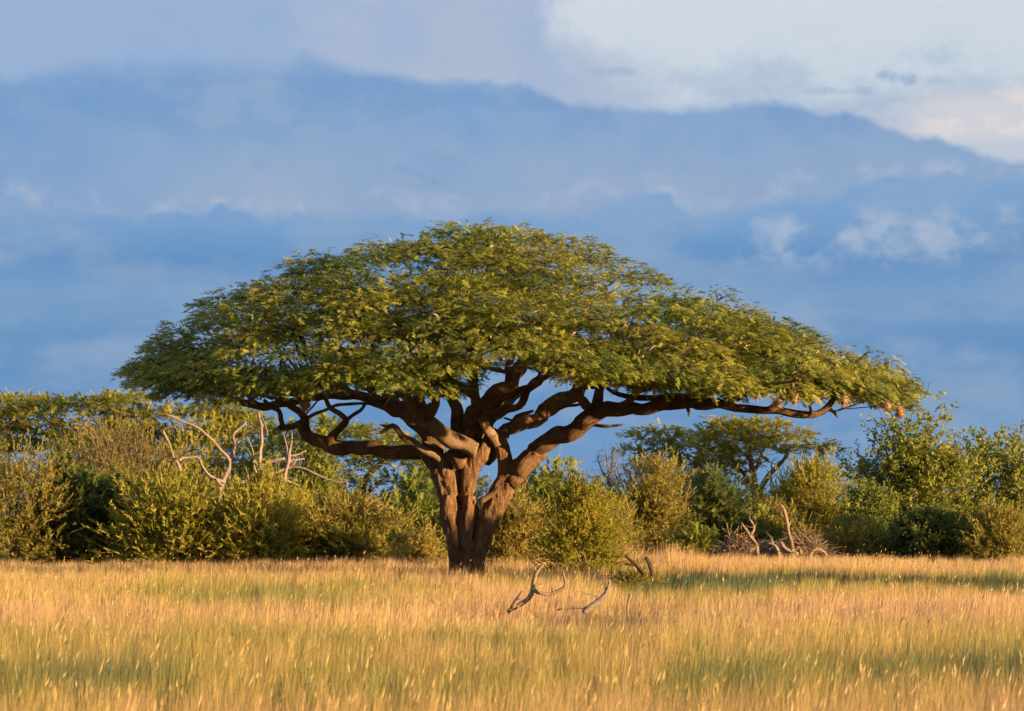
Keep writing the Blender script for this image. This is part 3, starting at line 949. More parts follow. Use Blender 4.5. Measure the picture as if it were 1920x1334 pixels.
def bush(name, label, cat, px, Y, hw, top, kind='fine', mat=None, n_clump=46, n_spray=26, size=(0.3, 0.55), upness=0.5, tint=0.45, shape=0.45, depth=0.8, group=None, stems=10, lo=0.06, crown=False):
    """px centre, distance, half width in px, top in px"""
    x0 = (px - CX) / F * Y
    z0 = float(gz(x0, Y))
    h = (HCAM + (HY - top) / F * Y - z0) * (0.94 if kind in ('bushy', 'fine') else 1.0)
    w = hw / F * Y
    root = empty(name, (x0, Y, z0), label, cat, group)
    base = np.array((x0, Y, z0))
    pos, dr, up, sc, ti, cl = [], [], [], [], [], []
    ph = RNG.uniform(0, 6.28, 6)
    for _ in range(n_clump):
        u = RNG.uniform(lo, 1.0)
        a = RNG.uniform(0, 6.283)
        e = (u - shape) / (1 - shape if u > shape else shape + 0.35)
        wid = math.sqrt(max(0.0, 1 - abs(e) ** 2.7)) * (1 + 0.20 * math.sin(2 * a + ph[0]) + 0.18 * math.sin(3 * a + ph[1] + 3 * u) + 0.14 * math.sin(5 * a + ph[3] - 5 * u))
        r = RNG.uniform(0.15, 1) ** 0.45
        top_k = 1 + 0.12 * math.sin(2 * a + ph[2]) + 0.08 * math.sin(5 * a + ph[4]) + RNG.normal(0, .06)
        c = base + np.array((math.cos(a) * r * wid * w * 0.86, math.sin(a) * r * wid * w * depth * 0.86, u * h * 0.92 * top_k))
        c[2] = max(c[2], z0 + 0.08)
        if c[1] > Y + .25 * w and RNG.uniform() < .55:
            c[1] = 2 * Y - c[1]
        cl.append(c)
        n = max(4, int(n_spray * 0.84 * RNG.uniform(.6, 1.4)))
        rc = RNG.uniform(.12, .20) * min(h, 2.6 * w)
        p = c + RNG.normal(0, 1, (n, 3)) * np.array((rc, rc, rc * .62)) * .62
        p[:, 2] = np.maximum(p[:, 2], z0 + .03)
        ax = p - (base + np.array((0, 0, h * .25)))
        d = unit(ax * np.array((1, 1, .6))) * (1 - upness) + np.array((0, 0, upness)) + RNG.normal(0, .38 if kind == 'fine' else .6, (n, 3))
        pos.append(p); dr.append(d)
        up.append(np.stack([RNG.normal(0, .6, n), RNG.normal(0, .6, n) - .25, np.ones(n)], -1))
        sc.append(RNG.uniform(*size, n))
        ti.append(np.full(n, tint + RNG.normal(0, .17)) + RNG.normal(0, .08, n))
    tg = [cl[i] for i in RNG.permutation(len(cl))[:stems]]
    stems_to(base, tg, 0.022 + 0.008 * h, M_STEM, root)
    pos, dr, up, sc, ti = map(np.concatenate, (pos, dr, up, sc, ti))
    ti = np.clip(ti, 0, .87)
    nm = 'crown' if crown else 'foliage'
    if kind != 'bushy':
        foliage(nm, kind, pos, dr, up, sc, ti, mat, root)
        return root
    # a quarter of the sprays are stiff young shoots that break the outline
    k = RNG.uniform(0, 1, len(pos)) < .26
    sh = unit(unit(pos[k] - (base + np.array((0, 0, h * .2)))) + np.array((0, 0, .45)) + RNG.normal(0, .25, (k.sum(), 3)))
    a, ta = place(kind, pos[~k], dr[~k], up[~k], sc[~k], ti[~k])
    b, tb = place('fine', pos[k], sh, up[k], sc[k] * 1.35, np.clip(ti[k] + .08, 0, .87))
    STATS['tri'] += len(a) + len(b)
    o = link(nm, soup(nm, np.concatenate([a, b]), np.concatenate([ta, tb])), mat, root)
    o['kind'] = 'stuff'
    return root


def pad_tree(name, label, px, py0, Y, stems, pads, mat, kind='pinnate', dens=26, group=None, size=(.28, .5), thick=.22, cat='tree', bark=None, tint=.5):
    """a tree whose crown is a set of flat leaf pads: pads = (px, py, rx px, dy m)"""
    base = P(px, py0, Y)
    base[2] = float(gz(base[0], Y))
    root = empty(name, base, label, cat, group)
    t = Tubes()
    nodes = []
    for s in stems:
        q = []
        for a, b, r, dy in s:
            v = P(a, b, Y + dy)
            q.append((*v, r / F * Y))
        p = t.add(q, sides=8, step=.2, rough=.05, wob=.2)
        nodes.append(p[2::2])
    nodes = np.vstack(nodes)
    pos, dr, up, sc, ti = [], [], [], [], []
    tw = Tubes()
    for a, b, rx, dy in pads:
        c = P(a, b, Y + dy)
        r_ = rx / F * Y
        d = np.linalg.norm(nodes[:, :3] - c, axis=1) + np.maximum(0, nodes[:, 2] - c[2]) * 2
        k = int(np.argmin(d))
        s = nodes[k, :3]
        r0 = min(nodes[k, 3] * .7, .06)
        p = tw.add([(*s, r0), (*(s * .55 + c * .45 + np.array((0, 0, -.12))), r0 * .75), (*c, .015)], sides=5, step=.25, wob=.4, cap=False)
        nodes = np.vstack([nodes, p[1:]])
        n = max(10, int(2.3 * dens * (r_ / .8) ** 2))
        th = RNG.uniform(0, 6.283, n)
        r = np.sqrt(RNG.uniform(0, 1, n))
        pr = np.stack([np.cos(th) * r * r_, np.sin(th) * r * r_, thick * (r_ / .8) ** .5 * ((1 - r ** 2) * RNG.uniform(-.7, 1.2, n) + .15)], -1)
        pos.append(c + pr)
        dr.append(np.stack([np.cos(th), np.sin(th), np.full(n, .25)], -1) + RNG.normal(0, .45, (n, 3)))
        up.append(np.stack([RNG.normal(0, .4, n), RNG.normal(0, .4, n), np.ones(n)], -1))
        sc.append(RNG.uniform(*size, n))
        ti.append(np.full(n, tint + RNG.normal(0, .1)) + RNG.normal(0, .1, n))
    link('trunk', t.mesh('trunk'), bark or M_STEM, root)
    o = link('branches', tw.mesh('branches'), bark or M_STEM, root)
    o['kind'] = 'stuff'
    pos, dr, up, sc, ti = map(np.concatenate, (pos, dr, up, sc, ti))
    foliage('crown', kind, pos, dr, up, sc, np.clip(ti, 0, .87), mat, root)
    return root


def auto_pads(x0, x1, curve, y_low, n, rx, Y, dy=1.6):
    """pads filling the band between a top outline and y_low"""
    xs, ys = zip(*curve)
    out = []
    for _ in range(n):
        x = RNG.uniform(x0, x1)
        t = np.interp(x, xs, ys)
        y = t + 6 + (y_low - t - 6) * RNG.uniform(0, 1) ** 1.1
        out.append((x, y, RNG.uniform(*rx), RNG.uniform(-dy, dy)))
    return out


def deadwood(name, label, cat, Y, lists, mat, group=None, twigs=0, ground=True, dys=0.0, tw_len=(.15, .4)):
    q0 = P(lists[0][0][0], lists[0][0][1], Y)
    gx, gy = q0[0], Y
    root = empty(name, (gx, gy, float(gz(gx, gy))), label, cat, group)
    t = Tubes()
    allp = []
    for k, l in enumerate(lists):
        dy = RNG.uniform(-dys, dys)
        pts = []
        for i, (a, b, r) in enumerate(l):
            v = P(a, b, Y + dy * i / max(1, len(l) - 1))
            pts.append((*v, r * (.78 if cat == 'tree' else 1) / F * Y))
        if k == 0 and ground:
            g = np.array(pts[0])
            if g[2] > 0.05:
                pts = [(g[0] + .03, g[1], float(gz(g[0], Y)) - .1, g[3] * 1.2)] + pts
        p = t.add(pts, sides=8, step=.06, rough=.17, wob=.38)
        allp.append(p)
    link('trunk' if cat == 'tree' else 'branch', t.mesh(name), mat, root)
    if twigs:
        t2 = Tubes()
        ap = np.vstack(allp)
        for _ in range(twigs):
            s = ap[RNG.integers(len(ap) // 4, len(ap))]
            d = unit(RNG.normal(0, 1, 3) + np.array((0, 0, .6))) * RNG.uniform(*tw_len)
            m = s[:3] + d * .5 + RNG.normal(0, .03, 3)
            t2.add([(*s[:3], min(s[3] * .6, .012)), (*m, .007), (*(s[:3] + d), .003)], sides=4, step=.1, cap=False)
            if RNG.uniform() < .6:
                d2 = unit(d + RNG.normal(0, .25, 3)) * np.linalg.norm(d) * .7
                t2.add([(*m, .006), (*(m + d2), .003)], sides=3, step=.2, cap=False)
        o = link('twigs', t2.mesh('twigs'), mat, root)
        o['kind'] = 'stuff'
    return root


def brush_pile(label, px, Y, hw, top, mat, n=420, dome=1.0):
    x0 = (px - CX) / F * Y
    z0 = float(gz(x0, Y))
    h = HCAM + (HY - top) / F * Y - z0
    w = hw / F * Y
    root = empty('brush_pile', (x0, Y, z0), label, 'brush pile')
    t = Tubes()
    for _ in range(n):
        a, r = RNG.uniform(0, 6.28), math.sqrt(RNG.uniform(0, 1))
        zc = RNG.uniform(.05, 1) * h * (1 - r ** 2 * .75)
        c = np.array((x0 + math.cos(a) * r * w, Y + math.sin(a) * r * w * .7, z0 + zc))
        d = unit(np.array((RNG.normal(0, 1), RNG.normal(0, .7), RNG.normal(0, .55)))) * RNG.uniform(.25, .7)
        rr = RNG.uniform(.004, .013)
        t.add([(*(c - d), rr), (*(c + RNG.normal(0, .05, 3)), rr), (*(c + d), rr * .4)], sides=4, step=.25, cap=False)
    o = link('branches', t.mesh('branches'), mat, root)
    o['kind'] = 'stuff'
    STATS['tri'] += 2 * sum(len(x) for x in t.n)
    return root


acacia, PADS = build_acacia()

# ---- far scrub closing the horizon
def far_scrub():
    n = 5200
    x = RNG.uniform(-75, 75, n)
    y = RNG.uniform(118, 150, n)
    h = 1.9 + 0.9 * fbm(x / 6, y / 20, 9, 3)
    z = RNG.uniform(0, 1, n) ** .8 * h
    pos = np.stack([x, y, z], -1)
    d = RNG.normal(0, .5, (n, 3)) + np.array((0, 0, .5))
    t, c = place('broad', pos, d, np.tile((0, 0, 1.0), (n, 1)) + RNG.normal(0, .5, (n, 3)), RNG.uniform(.7, 1.3, n), np.clip(RNG.normal(.4, .15, n), 0, .86))
    STATS['tri'] += len(t)
    o = link('distant_scrub', soup('distant_scrub', t, c), M_OLIVE)
    tag(o, 'low olive scrub far off behind the bushes', kind='stuff')


far_scrub()

# ---- trees behind, left side
left_top = [(-60, 748), (60, 735), (160, 742), (230, 740), (300, 742), (380, 755), (440, 770), (500, 785), (560, 800)]
pad_tree('flat_topped_tree', 'broad flat topped yellow green tree behind the left end of the great tree', 250, 1060, 86.0,
         [[(250, 1065, 10, 0), (252, 960, 8, 0), (235, 880, 6, 0), (180, 820, 4, 0), (110, 790, 3, .5)], [(252, 950, 7, 0), (290, 880, 5, .5), (350, 820, 4, 1), (420, 800, 3, 1)], [(245, 900, 5, 0), (250, 830, 4, -.5), (260, 780, 3, -1)]],
         auto_pads(-50, 500, left_top, 850, 105, (26, 50), 86), M_YELLOW, dens=30, size=(.24, .42), tint=.28)
pad_tree('round_crowned_tree', 'green leafy tree behind the dead white branches, left of the great trunk', 660, 1060, 82.0,
         [[(660, 1065, 9, 0), (655, 960, 7, 0), (610, 880, 5, 0), (560, 850, 3, 0)], [(655, 960, 6, 0), (700, 880, 5, 0), (760, 850, 3, .5)]],
         auto_pads(480, 870, [(480, 830), (540, 800), (600, 792), (650, 790), (700, 795), (760, 830), (800, 860), (870, 900)], 1015, 105, (24, 46), 82), M_GREEN, dens=24, size=(.32, .58), tint=.62)
bush('tall_shrub', 'slender upright green shrub poking above the long low limb', 'shrub', 607, 79, 13, 779, 'pinnate', M_GREEN, 26, 14, (.2, .4), 0.49, .6, .5, stems=4, lo=.5)

bush('leafy_tree', 'yellow green tree filling in behind the arching bleached dead tree', 'tree', 385, 81, 125, 800, 'bushy', M_YELLOW, 95, 30, (.34, .6), .3, .35, .55, crown=True)
bush('leafy_tree', 'green tree filling in behind the palest dead tree', 'tree', 555, 80, 95, 828, 'bushy', M_GREEN, 85, 30, (.34, .58), .3, .5, .55, crown=True)
bush('leafy_tree', 'yellow green tree standing behind the tall tan twiggy bush', 'tree', 190, 82, 130, 806, 'bushy', M_YELLOW, 80, 28, (.34, .6), .3, .3, .55, crown=True)
# ---- left bushes
bush('twiggy_bush', 'tall dry tan twiggy bush at the left, higher than the bushes before it', 'bush', 225, 74, 122, 790, 'fine', M_TAN, 100, 36, (.3, .56), .62, .4, .5, stems=30)
bush('dark_bush', 'dark green shaded bush at the far left edge of the bush line', 'bush', 150, 70, 105, 872, 'pinnate', M_DARK, 80, 28, (.3, .5), 0.28, .35, .4)
bush('dense_bush', 'dense bush past the dark one, growing out of the left edge', 'bush', 30, 69, 95, 840, 'bushy', M_OLIVE, 80, 26, (.3, .5), 0.28, .4, .42)
bush('yellow_green_bush', 'yellow green bush below the left branches of the arching dead tree', 'bush', 325, 68.5, 112, 893, 'bushy', M_YELLOW, 85, 32, (.3, .56), 0.35, .42, .45, stems=16)
bush('yellow_green_bush', 'brightest yellow green rounded bush, below the pointed snag and the palest dead tree', 'bush', 492, 68, 92, 912, 'bushy', M_YELLOW, 85, 32, (.28, .5), 0.29, .62, .5)
bush('olive_bush', 'low dark olive bush between the brightest bush and the great trunk', 'bush', 655, 69, 92, 940, 'bushy', M_OLIVE, 75, 30, (.3, .55), 0.32, .34, .45, stems=18)
bush('grey_green_bush', 'grey green bush in the gap just left of the great trunk', 'bush', 780, 73, 75, 930, 'pinnate', M_GREEN, 60, 26, (.3, .5), 0.29, .42, .45)
bush('low_scrub_bush', 'low straw coloured scrub at the left foot of the great trunk', 'bush', 775, 67, 55, 1008, 'bushy', M_OLIVE, 30, 22, (.25, .42), 0.42, .7, .4)

bush('olive_bush', 'olive bush joining the brightest bush to the low dark olive one', 'bush', 580, 72, 70, 930, 'bushy', M_OLIVE, 50, 24, (.26, .46), .3, .4, .5)
bush('olive_bush', 'shadowy olive bush between the two yellow green bushes, under the dead branches', 'bush', 405, 73, 80, 905, 'bushy', M_OLIVE, 50, 24, (.26, .46), .3, .35, .5)
bush('olive_bush', 'olive bush at the left, between the shaded dark bush and the yellow green one', 'bush', 235, 71.5, 70, 885, 'bushy', M_OLIVE, 50, 24, (.26, .46), .3, .3, .5)
# ---- bushes right of the trunk
bush('olive_bush', 'low olive bush between the sunlit yellow bush and the rounded olive bush', 'bush', 1150, 76, 50, 945, 'bushy', M_OLIVE, 40, 22, (.26, .46), .3, .45, .5)
bush('olive_bush', 'dull olive bush behind the leaning dead pole, left of the rounded tree', 'bush', 1480, 79, 60, 958, 'bushy', M_OLIVE, 44, 22, (.26, .46), .3, .4, .5)
bush('golden_shrub', 'golden olive shrub standing close behind the great trunk', 'shrub', 955, 64, 62, 925, 'bushy', M_OLIVE, 62, 28, (.3, .5), 0.39, .62, .45)
bush('bright_bush', 'large sunlit yellow bush right of the great trunk, reaching forward into the grass', 'bush', 1088, 56, 70, 900, 'bushy', M_YELLOW, 52, 46, (.18, .40), 0.35, .34, .36, stems=30)
bush('green_bush', 'green bush behind the sunlit yellow bush, its top against the blue sky', 'bush', 1035, 84, 95, 880, 'pinnate', M_GREEN, 70, 28, (.34, .58), 0.32, .6, .5)
bush('olive_bush', 'rounded olive bush under the airy flat topped tree, left of the dark bush', 'bush', 1212, 77, 68, 868, 'bushy', M_OLIVE, 85, 30, (.3, .52), 0.32, .5, .5)
bush('dark_bush', 'dark green bush in the middle of the right thicket', 'bush', 1335, 78, 80, 918, 'pinnate', M_DARK, 75, 28, (.3, .52), 0.28, .55, .45)
bush('low_bush', 'small light green bush at the foot of the dark bush', 'bush', 1300, 74, 42, 992, 'pinnate', M_GREEN, 40, 22, (.25, .42), 0.32, .7, .45)
bush('spiky_shrub', 'spindly shrub with raised yellow shoots right of the sunlit yellow bush', 'shrub', 1160, 70, 34, 950, 'fine', M_OLIVE, 26, 16, (.3, .5), .7, .75, .5)

# ---- flat topped trees on the right
pad_tree('airy_tree', 'airy pale barked tree with layered flat leaf pads against the sky', 1418, 1062, 88.0,
         [[(1420, 1066, 11, 0), (1420, 985, 9, 0), (1419, 940, 8, 0), (1412, 895, 6, 0), (1408, 860, 4.5, 0), (1395, 825, 3, .5)],
          [(1420, 960, 7, 0), (1430, 912, 5.5, -.4), (1450, 882, 4.5, -.6), (1472, 860, 3.5, -.8), (1480, 835, 2.5, -1)],
          [(1419, 980, 7, 0), (1452, 933, 5, -.8), (1482, 905, 4.5, -1.2), (1508, 883, 4, -1.5), (1528, 862, 3, -1.6), (1545, 848, 2, -1.6)],
          [(1417, 930, 5, 0), (1395, 890, 4, .8), (1365, 855, 3, 1.2), (1345, 830, 2, 1.4)],
          [(1411, 890, 4, 0), (1430, 850, 3, .6), (1440, 820, 2, .8)]],
         [(1398, 802, 34, 0), (1436, 803, 34, .5), (1365, 810, 32, .8), (1345, 822, 26, -.4), (1470, 822, 34, -.6), (1490, 832, 24, .4), (1420, 815, 34, -.8), (1385, 830, 30, -1), (1455, 842, 28, -1), (1350, 845, 28, .6),
          (1480, 850, 22, -.8), (1540, 838, 26, -1.6), (1562, 847, 22, -1.6), (1525, 852, 18, -1.4), (1520, 880, 22, -1.4), (1540, 886, 16, -1.2), (1375, 858, 26, 1), (1340, 870, 24, 1.2), (1360, 885, 24, .8), (1325, 850, 20, 1),
          (1430, 832, 26, 1), (1505, 842, 18, 0), (1335, 795, 14, .2), (1410, 872, 14, .4), (1445, 868, 14, -.4), (1330, 900, 22, .8), (1385, 905, 20, 1), (1358, 800, 30, .6), (1378, 812, 36, -.6), (1415, 830, 34, .4), (1395, 848, 30, -.8), (1330, 815, 30, .6), (1325, 835, 30, -.4), (1450, 800, 26, .2), (1495, 818, 26, 0), (1370, 875, 28, -.6), (1345, 860, 30, -.8), (1415, 855, 20, .8)],
         M_YELLOW, dens=46, size=(.26, .46), thick=.3, tint=.55, bark=M_PALE)
pad_tree('airy_tree', 'thin sparse tree left of the pale barked one, open twigs showing sky', 1255, 1062, 90.0,
         [[(1258, 1066, 8, 0), (1258, 960, 6, 0), (1240, 900, 4, 0), (1215, 862, 3, 0), (1195, 835, 2, 0)], [(1258, 940, 5, 0), (1275, 880, 4, .5), (1270, 840, 3, .5), (1262, 820, 2, .5)], [(1262, 930, 4, 0), (1300, 880, 3.5, 0), (1315, 845, 2, 0)]],
         [(1190, 822, 26, 0), (1212, 816, 26, .4), (1245, 812, 31, .2), (1232, 830, 20, -.4), (1270, 818, 28, .8), (1182, 848, 26, 0), (1208, 846, 26, .3), (1300, 822, 31, .3), (1318, 838, 26, 0), (1285, 846, 33, -.5), (1250, 856, 28, .6),
          (1310, 868, 33, .2), (1275, 880, 33, 0), (1232, 880, 31, .3), (1210, 868, 18, .3), (1300, 900, 39, .2), (1255, 905, 33, .5), (1225, 828, 22, .5), (1285, 832, 26, -.4), (1255, 838, 24, .3), (1320, 825, 26, .5), (1235, 862, 26, -.4), (1295, 868, 28, -.6), (1200, 868, 20, 0), (1330, 885, 28, .4)],
         M_YELLOW, dens=40, size=(.24, .42), thick=.28, tint=.7, bark=M_GREY)
deadwood('bare_tree', 'small leafless grey tree with fine twigs, left of the airy trees', 'tree', 86.0,
         [[(1147, 960, 5), (1146, 920, 4.5), (1142, 900, 4), (1150, 876, 3), (1148, 853, 2.2), (1158, 838, 1.4)], [(1143, 902, 3), (1130, 885, 2), (1124, 868, 1.6), (1120, 855, 1)], [(1150, 876, 2.4), (1160, 862, 1.8), (1163, 848, 1)], [(1144, 890, 2), (1138, 870, 1.6), (1138, 850, 1)], [(1146, 915, 2), (1158, 898, 1.6), (1168, 885, 1)], [(1146, 925, 2), (1128, 905, 1.4), (1117, 892, 1)]],
         M_GREY, twigs=150, dys=.8, tw_len=(.2, .55))
bush('leafy_tree', 'olive green tree massed under the sparse airy tree, behind the rounded olive bush', 'tree', 1305, 84, 100, 880, 'bushy', M_GREEN, 80, 28, (.34, .58), .3, .62, .55, crown=True)
bush('rounded_tree', 'rounded yellow olive tree right of the airy tree, lower than it', 'tree', 1520, 82, 82, 884, 'bushy', M_YELLOW, 95, 30, (.34, .6), 0.28, .45, .5, crown=True)
bush('olive_bush', 'brownish olive bush below the airy tree, behind the leaning dead pole', 'bush', 1440, 80, 60, 950, 'bushy', M_OLIVE, 60, 26, (.3, .5), 0.32, .45, .5)
bush('broadleaf_tree', 'tall dark broadleaf tree at the right edge with leafy clumped crown', 'tree', 1712, 84, 108, 826, 'broad', M_GREEN, 105, 32, (.34, .56), .35, .66, .58, crown=True, lo=.2)
bush('broadleaf_tree', 'broadleaf tree growing past the right edge, beside the tall dark one', 'tree', 1880, 86, 110, 840, 'broad', M_GREEN, 85, 30, (.34, .56), .35, .62, .58, crown=True, lo=.2)
bush('green_bush', 'mid green bush filling the gap between the rounded tree and the dark broadleaf', 'bush', 1625, 79, 62, 930, 'broad', M_GREEN, 60, 26, (.28, .46), 0.28, .42, .5)
bush('dark_bush', 'dark green low bush at the right end of the thicket', 'bush', 1740, 75, 90, 972, 'broad', M_DARK, 75, 26, (.28, .46), 0.28, .5, .45)
bush('olive_bush', 'low olive bush right of the brushwood, before the mid green bush', 'bush', 1608, 76, 70, 985, 'bushy', M_OLIVE, 60, 26, (.28, .48), 0.35, .45, .45)
bush('low_bush', 'low greyish bush beyond the right edge of the brush', 'bush', 1870, 74, 75, 965, 'bushy', M_OLIVE, 60, 26, (.3, .5), 0.35, .4, .45)
bush('pale_shrub', 'pale sage green shrub behind the left brushwood heap', 'shrub', 1435, 78, 32, 965, 'pinnate', M_GREEN, 34, 20, (.25, .42), 0.35, .8, .5)

# ---- dead trees on the left
deadwood('dead_tree', 'bleached dead tree whose forked branches arch far to the left over the bushes', 'tree', 71.2,
         [[(412, 930, 6), (416, 919, 5.5), (423, 891, 5), (431, 866, 4.5), (441, 836, 3.8), (438, 819, 3.4), (444, 808, 3.2), (462, 791, 2.2)],
          [(431, 866, 4), (427, 858, 3.6), (411, 841, 3.4), (391, 819, 3.2), (372, 803, 3), (341, 790, 2.6), (308, 775, 2)],
          [(441, 838, 2.6), (446, 832, 2), (448, 828, 1.5)], [(418, 912, 3), (411, 904, 2.5), (406, 898, 2)],
          [(421, 905, 3.6), (401, 898, 3.4), (388, 889, 3.2), (380, 872, 3), (372, 858, 3), (344, 859, 3), (335, 866, 3)],
          [(338, 885, 3.4), (333, 866, 3.4), (327, 858, 3.2), (316, 830, 3), (305, 808, 3), (319, 801, 2.6), (333, 804, 2.2), (345, 808, 1.6)],
          [(345, 858, 2.6), (347, 852, 2.4), (363, 843, 2.2), (380, 845, 1.6)]], M_DEAD, twigs=14, dys=.6)
deadwood('dead_tree', 'dead tree with one tall pointed upright snag and a long drooping right branch', 'tree', 71.6,
         [[(438, 930, 6), (447, 912, 5), (463, 897, 5), (480, 887, 4.6), (490, 877, 4.6), (510, 866, 4), (535, 858, 3.4)],
          [(488, 877, 4.2), (489, 850, 3.8), (490, 811, 3.6), (488, 790, 3.2), (485, 773, 2)],
          [(489, 785, 2.4), (494, 791, 2), (499, 804, 1.8), (502, 818, 1.4)], [(489, 804, 1.8), (480, 800, 1.6), (468, 796, 1.2)],
          [(482, 887, 3.6), (510, 889, 3), (538, 879, 3), (560, 877, 3), (588, 886, 2.8), (616, 900, 2.4), (643, 906, 1.6)],
          [(480, 886, 3), (477, 870, 2.8), (476, 858, 2.6), (472, 839, 1.8), (462, 819, 1.3)]], M_DEAD, twigs=10, dys=.6)
deadwood('dead_tree', 'palest dead tree, upright and many forked, right of the pointed snag', 'tree', 70.8,
         [[(527, 945, 5), (528, 936, 5), (535, 889, 4.4), (541, 858, 4), (546, 833, 3.2), (548, 811, 1.8)],
          [(541, 860, 3), (537, 839, 2.4), (531, 811, 1.5)], [(545, 842, 2.4), (558, 834, 2.2), (566, 834, 2), (574, 831, 1.4)], [(543, 856, 2.4), (556, 853, 2), (574, 844, 1.3)],
          [(540, 866, 2.4), (555, 862, 2.2), (571, 860, 1.4)], [(538, 880, 2.2), (548, 872, 2), (556, 863, 1.4)], [(533, 902, 2.8), (527, 908, 2.4), (516, 922, 2.2), (502, 929, 1.4)],
          [(535, 900, 2.4), (545, 904, 2.2), (558, 910, 2), (566, 920, 1.6), (573, 932, 1.2)], [(530, 925, 1.8), (545, 928, 1.6), (560, 926, 1)]], M_DEAD, twigs=16, dys=.6)

# ---- deadwood by the right thicket
deadwood('dead_pole', 'leaning bare dead pole rising from the brushwood on the right', 'deadwood', 73.0,
         [[(1487, 1038, 5), (1486, 1027, 4), (1484, 1011, 3.4), (1476, 988, 3.4), (1470, 960, 3.2), (1463, 946, 2.4)], [(1497, 1040, 4), (1486, 1032, 4.4), (1472, 1027, 3.6), (1463, 1016, 2.4)], [(1488, 1034, 3.4), (1496, 1028, 3), (1503, 1040, 2.4)], [(1477, 990, 2), (1482, 978, 1.4)]], M_DEADT, twigs=10)
deadwood('fallen_branch', 'forked dry branch leaning up from the left brushwood heap', 'deadwood', 73.0,
         [[(1421, 1040, 4), (1419, 1023, 3.6), (1405, 1002, 3), (1389, 981, 1.8)], [(1407, 1004, 2.4), (1413, 988, 2.2), (1405, 972, 1.6)], [(1421, 1030, 3), (1408, 1032, 2.6), (1402, 1038, 2)]], M_DEADT, twigs=12)
deadwood('fallen_branch', 'small crooked dry branch between the two brushwood heaps', 'deadwood', 72.0,
         [[(1460, 1042, 3), (1456, 1030, 2.8), (1451, 1022, 2.6), (1439, 1019, 1.8)], [(1450, 1023, 1.8), (1447, 1010, 1.3)]], M_DEADT, twigs=6)
deadwood('fallen_branch', 'low arched dry branch at the right end of the brushwood', 'deadwood', 72.0,
         [[(1520, 1043, 3), (1523, 1036, 3), (1530, 1031, 3), (1542, 1033, 2.8), (1551, 1042, 2)]], M_DEADT, twigs=8)
brush_pile('grey brown brushwood heap below the dark bush', 1385, 73.5, 36, 1000, M_DEADT)
brush_pile('tan brushwood heap right of the leaning dead pole', 1515, 73.5, 42, 1002, M_DEADT)
brush_pile('thin strip of dry brushwood between the dead pole and the left heap', 1448, 74.5, 32, 1014, M_GREY, 240)

# ---- branches lying in the grass
deadwood('fallen_branch', 'curved ring shaped dead branch lying in the grass right of the great trunk', 'deadwood', 32.0,
         [[(950, 1146, 4), (959, 1139, 4), (976, 1132, 4.5), (992, 1123, 4.8), (999, 1110, 5), (1001, 1094, 4.6), (1006, 1077, 4.4), (1013, 1067, 4), (1021, 1061, 2.4)],
          [(1000, 1104, 4.6), (1009, 1111, 4.2), (1029, 1114, 4), (1044, 1107, 3.6), (1056, 1101, 3.8), (1059, 1093, 3), (1058, 1084, 2.4), (1055, 1070, 1.6)],
          [(962, 1140, 4), (967, 1130, 4), (974, 1118, 3.6), (981, 1107, 2)], [(1038, 1110, 2), (1036, 1102, 1.4)]], M_DEADT, twigs=2, ground=False)
deadwood('fallen_branch', 'pale forked dead branch in the grass, right of the ring shaped one', 'deadwood', 31.5,
         [[(1096, 1150, 5.5), (1104, 1142, 5.5), (1121, 1128, 5), (1133, 1113, 4.4), (1139, 1100, 3.6), (1142, 1088, 1.8)], [(1134, 1113, 2.2), (1142, 1104, 2), (1145, 1102, 1.4)], [(1114, 1134, 2), (1121, 1120, 1.7), (1124, 1108, 1.2)],
          [(1104, 1142, 2.4), (1085, 1139, 2.2), (1066, 1140, 2), (1045, 1144, 1.6)]], M_DEAD, twigs=2, ground=False)
deadwood('dead_stick', 'short brown stick standing in the grass, rightmost of the deadwood there', 'deadwood', 33.0,
         [[(1176, 1142, 2.4), (1178, 1130, 2.6), (1180, 1120, 2.6), (1183, 1112, 2)], [(1181, 1119, 1.6), (1178, 1113, 1)]], M_DEADT, ground=True)
deadwood('broken_log', 'dark broken log end leaning left out of the grass by the little green shrub', 'deadwood', 46.0,
         [[(1206, 1078, 3.6), (1192, 1061, 3.4), (1181, 1050, 3.2), (1172, 1042, 2.2)], [(1190, 1060, 2.4), (1180, 1059, 2), (1171, 1058, 1.4)]], M_TWIGB, ground=False)
deadwood('broken_log', 'dark upright log stub in the grass, right of the leaning log end', 'deadwood', 46.0,
         [[(1224, 1080, 3.6), (1219, 1064, 3.8), (1213, 1051, 3.6), (1208, 1044, 2.8)]], M_TWIGB, ground=False)
bush('low_shrub', 'little low green shrub in the grass around the broken logs', 'shrub', 1198, 46.8, 46, 1066, 'bushy', M_OLIVE, 20, 14, (.14, .26), .4, .45, .4)


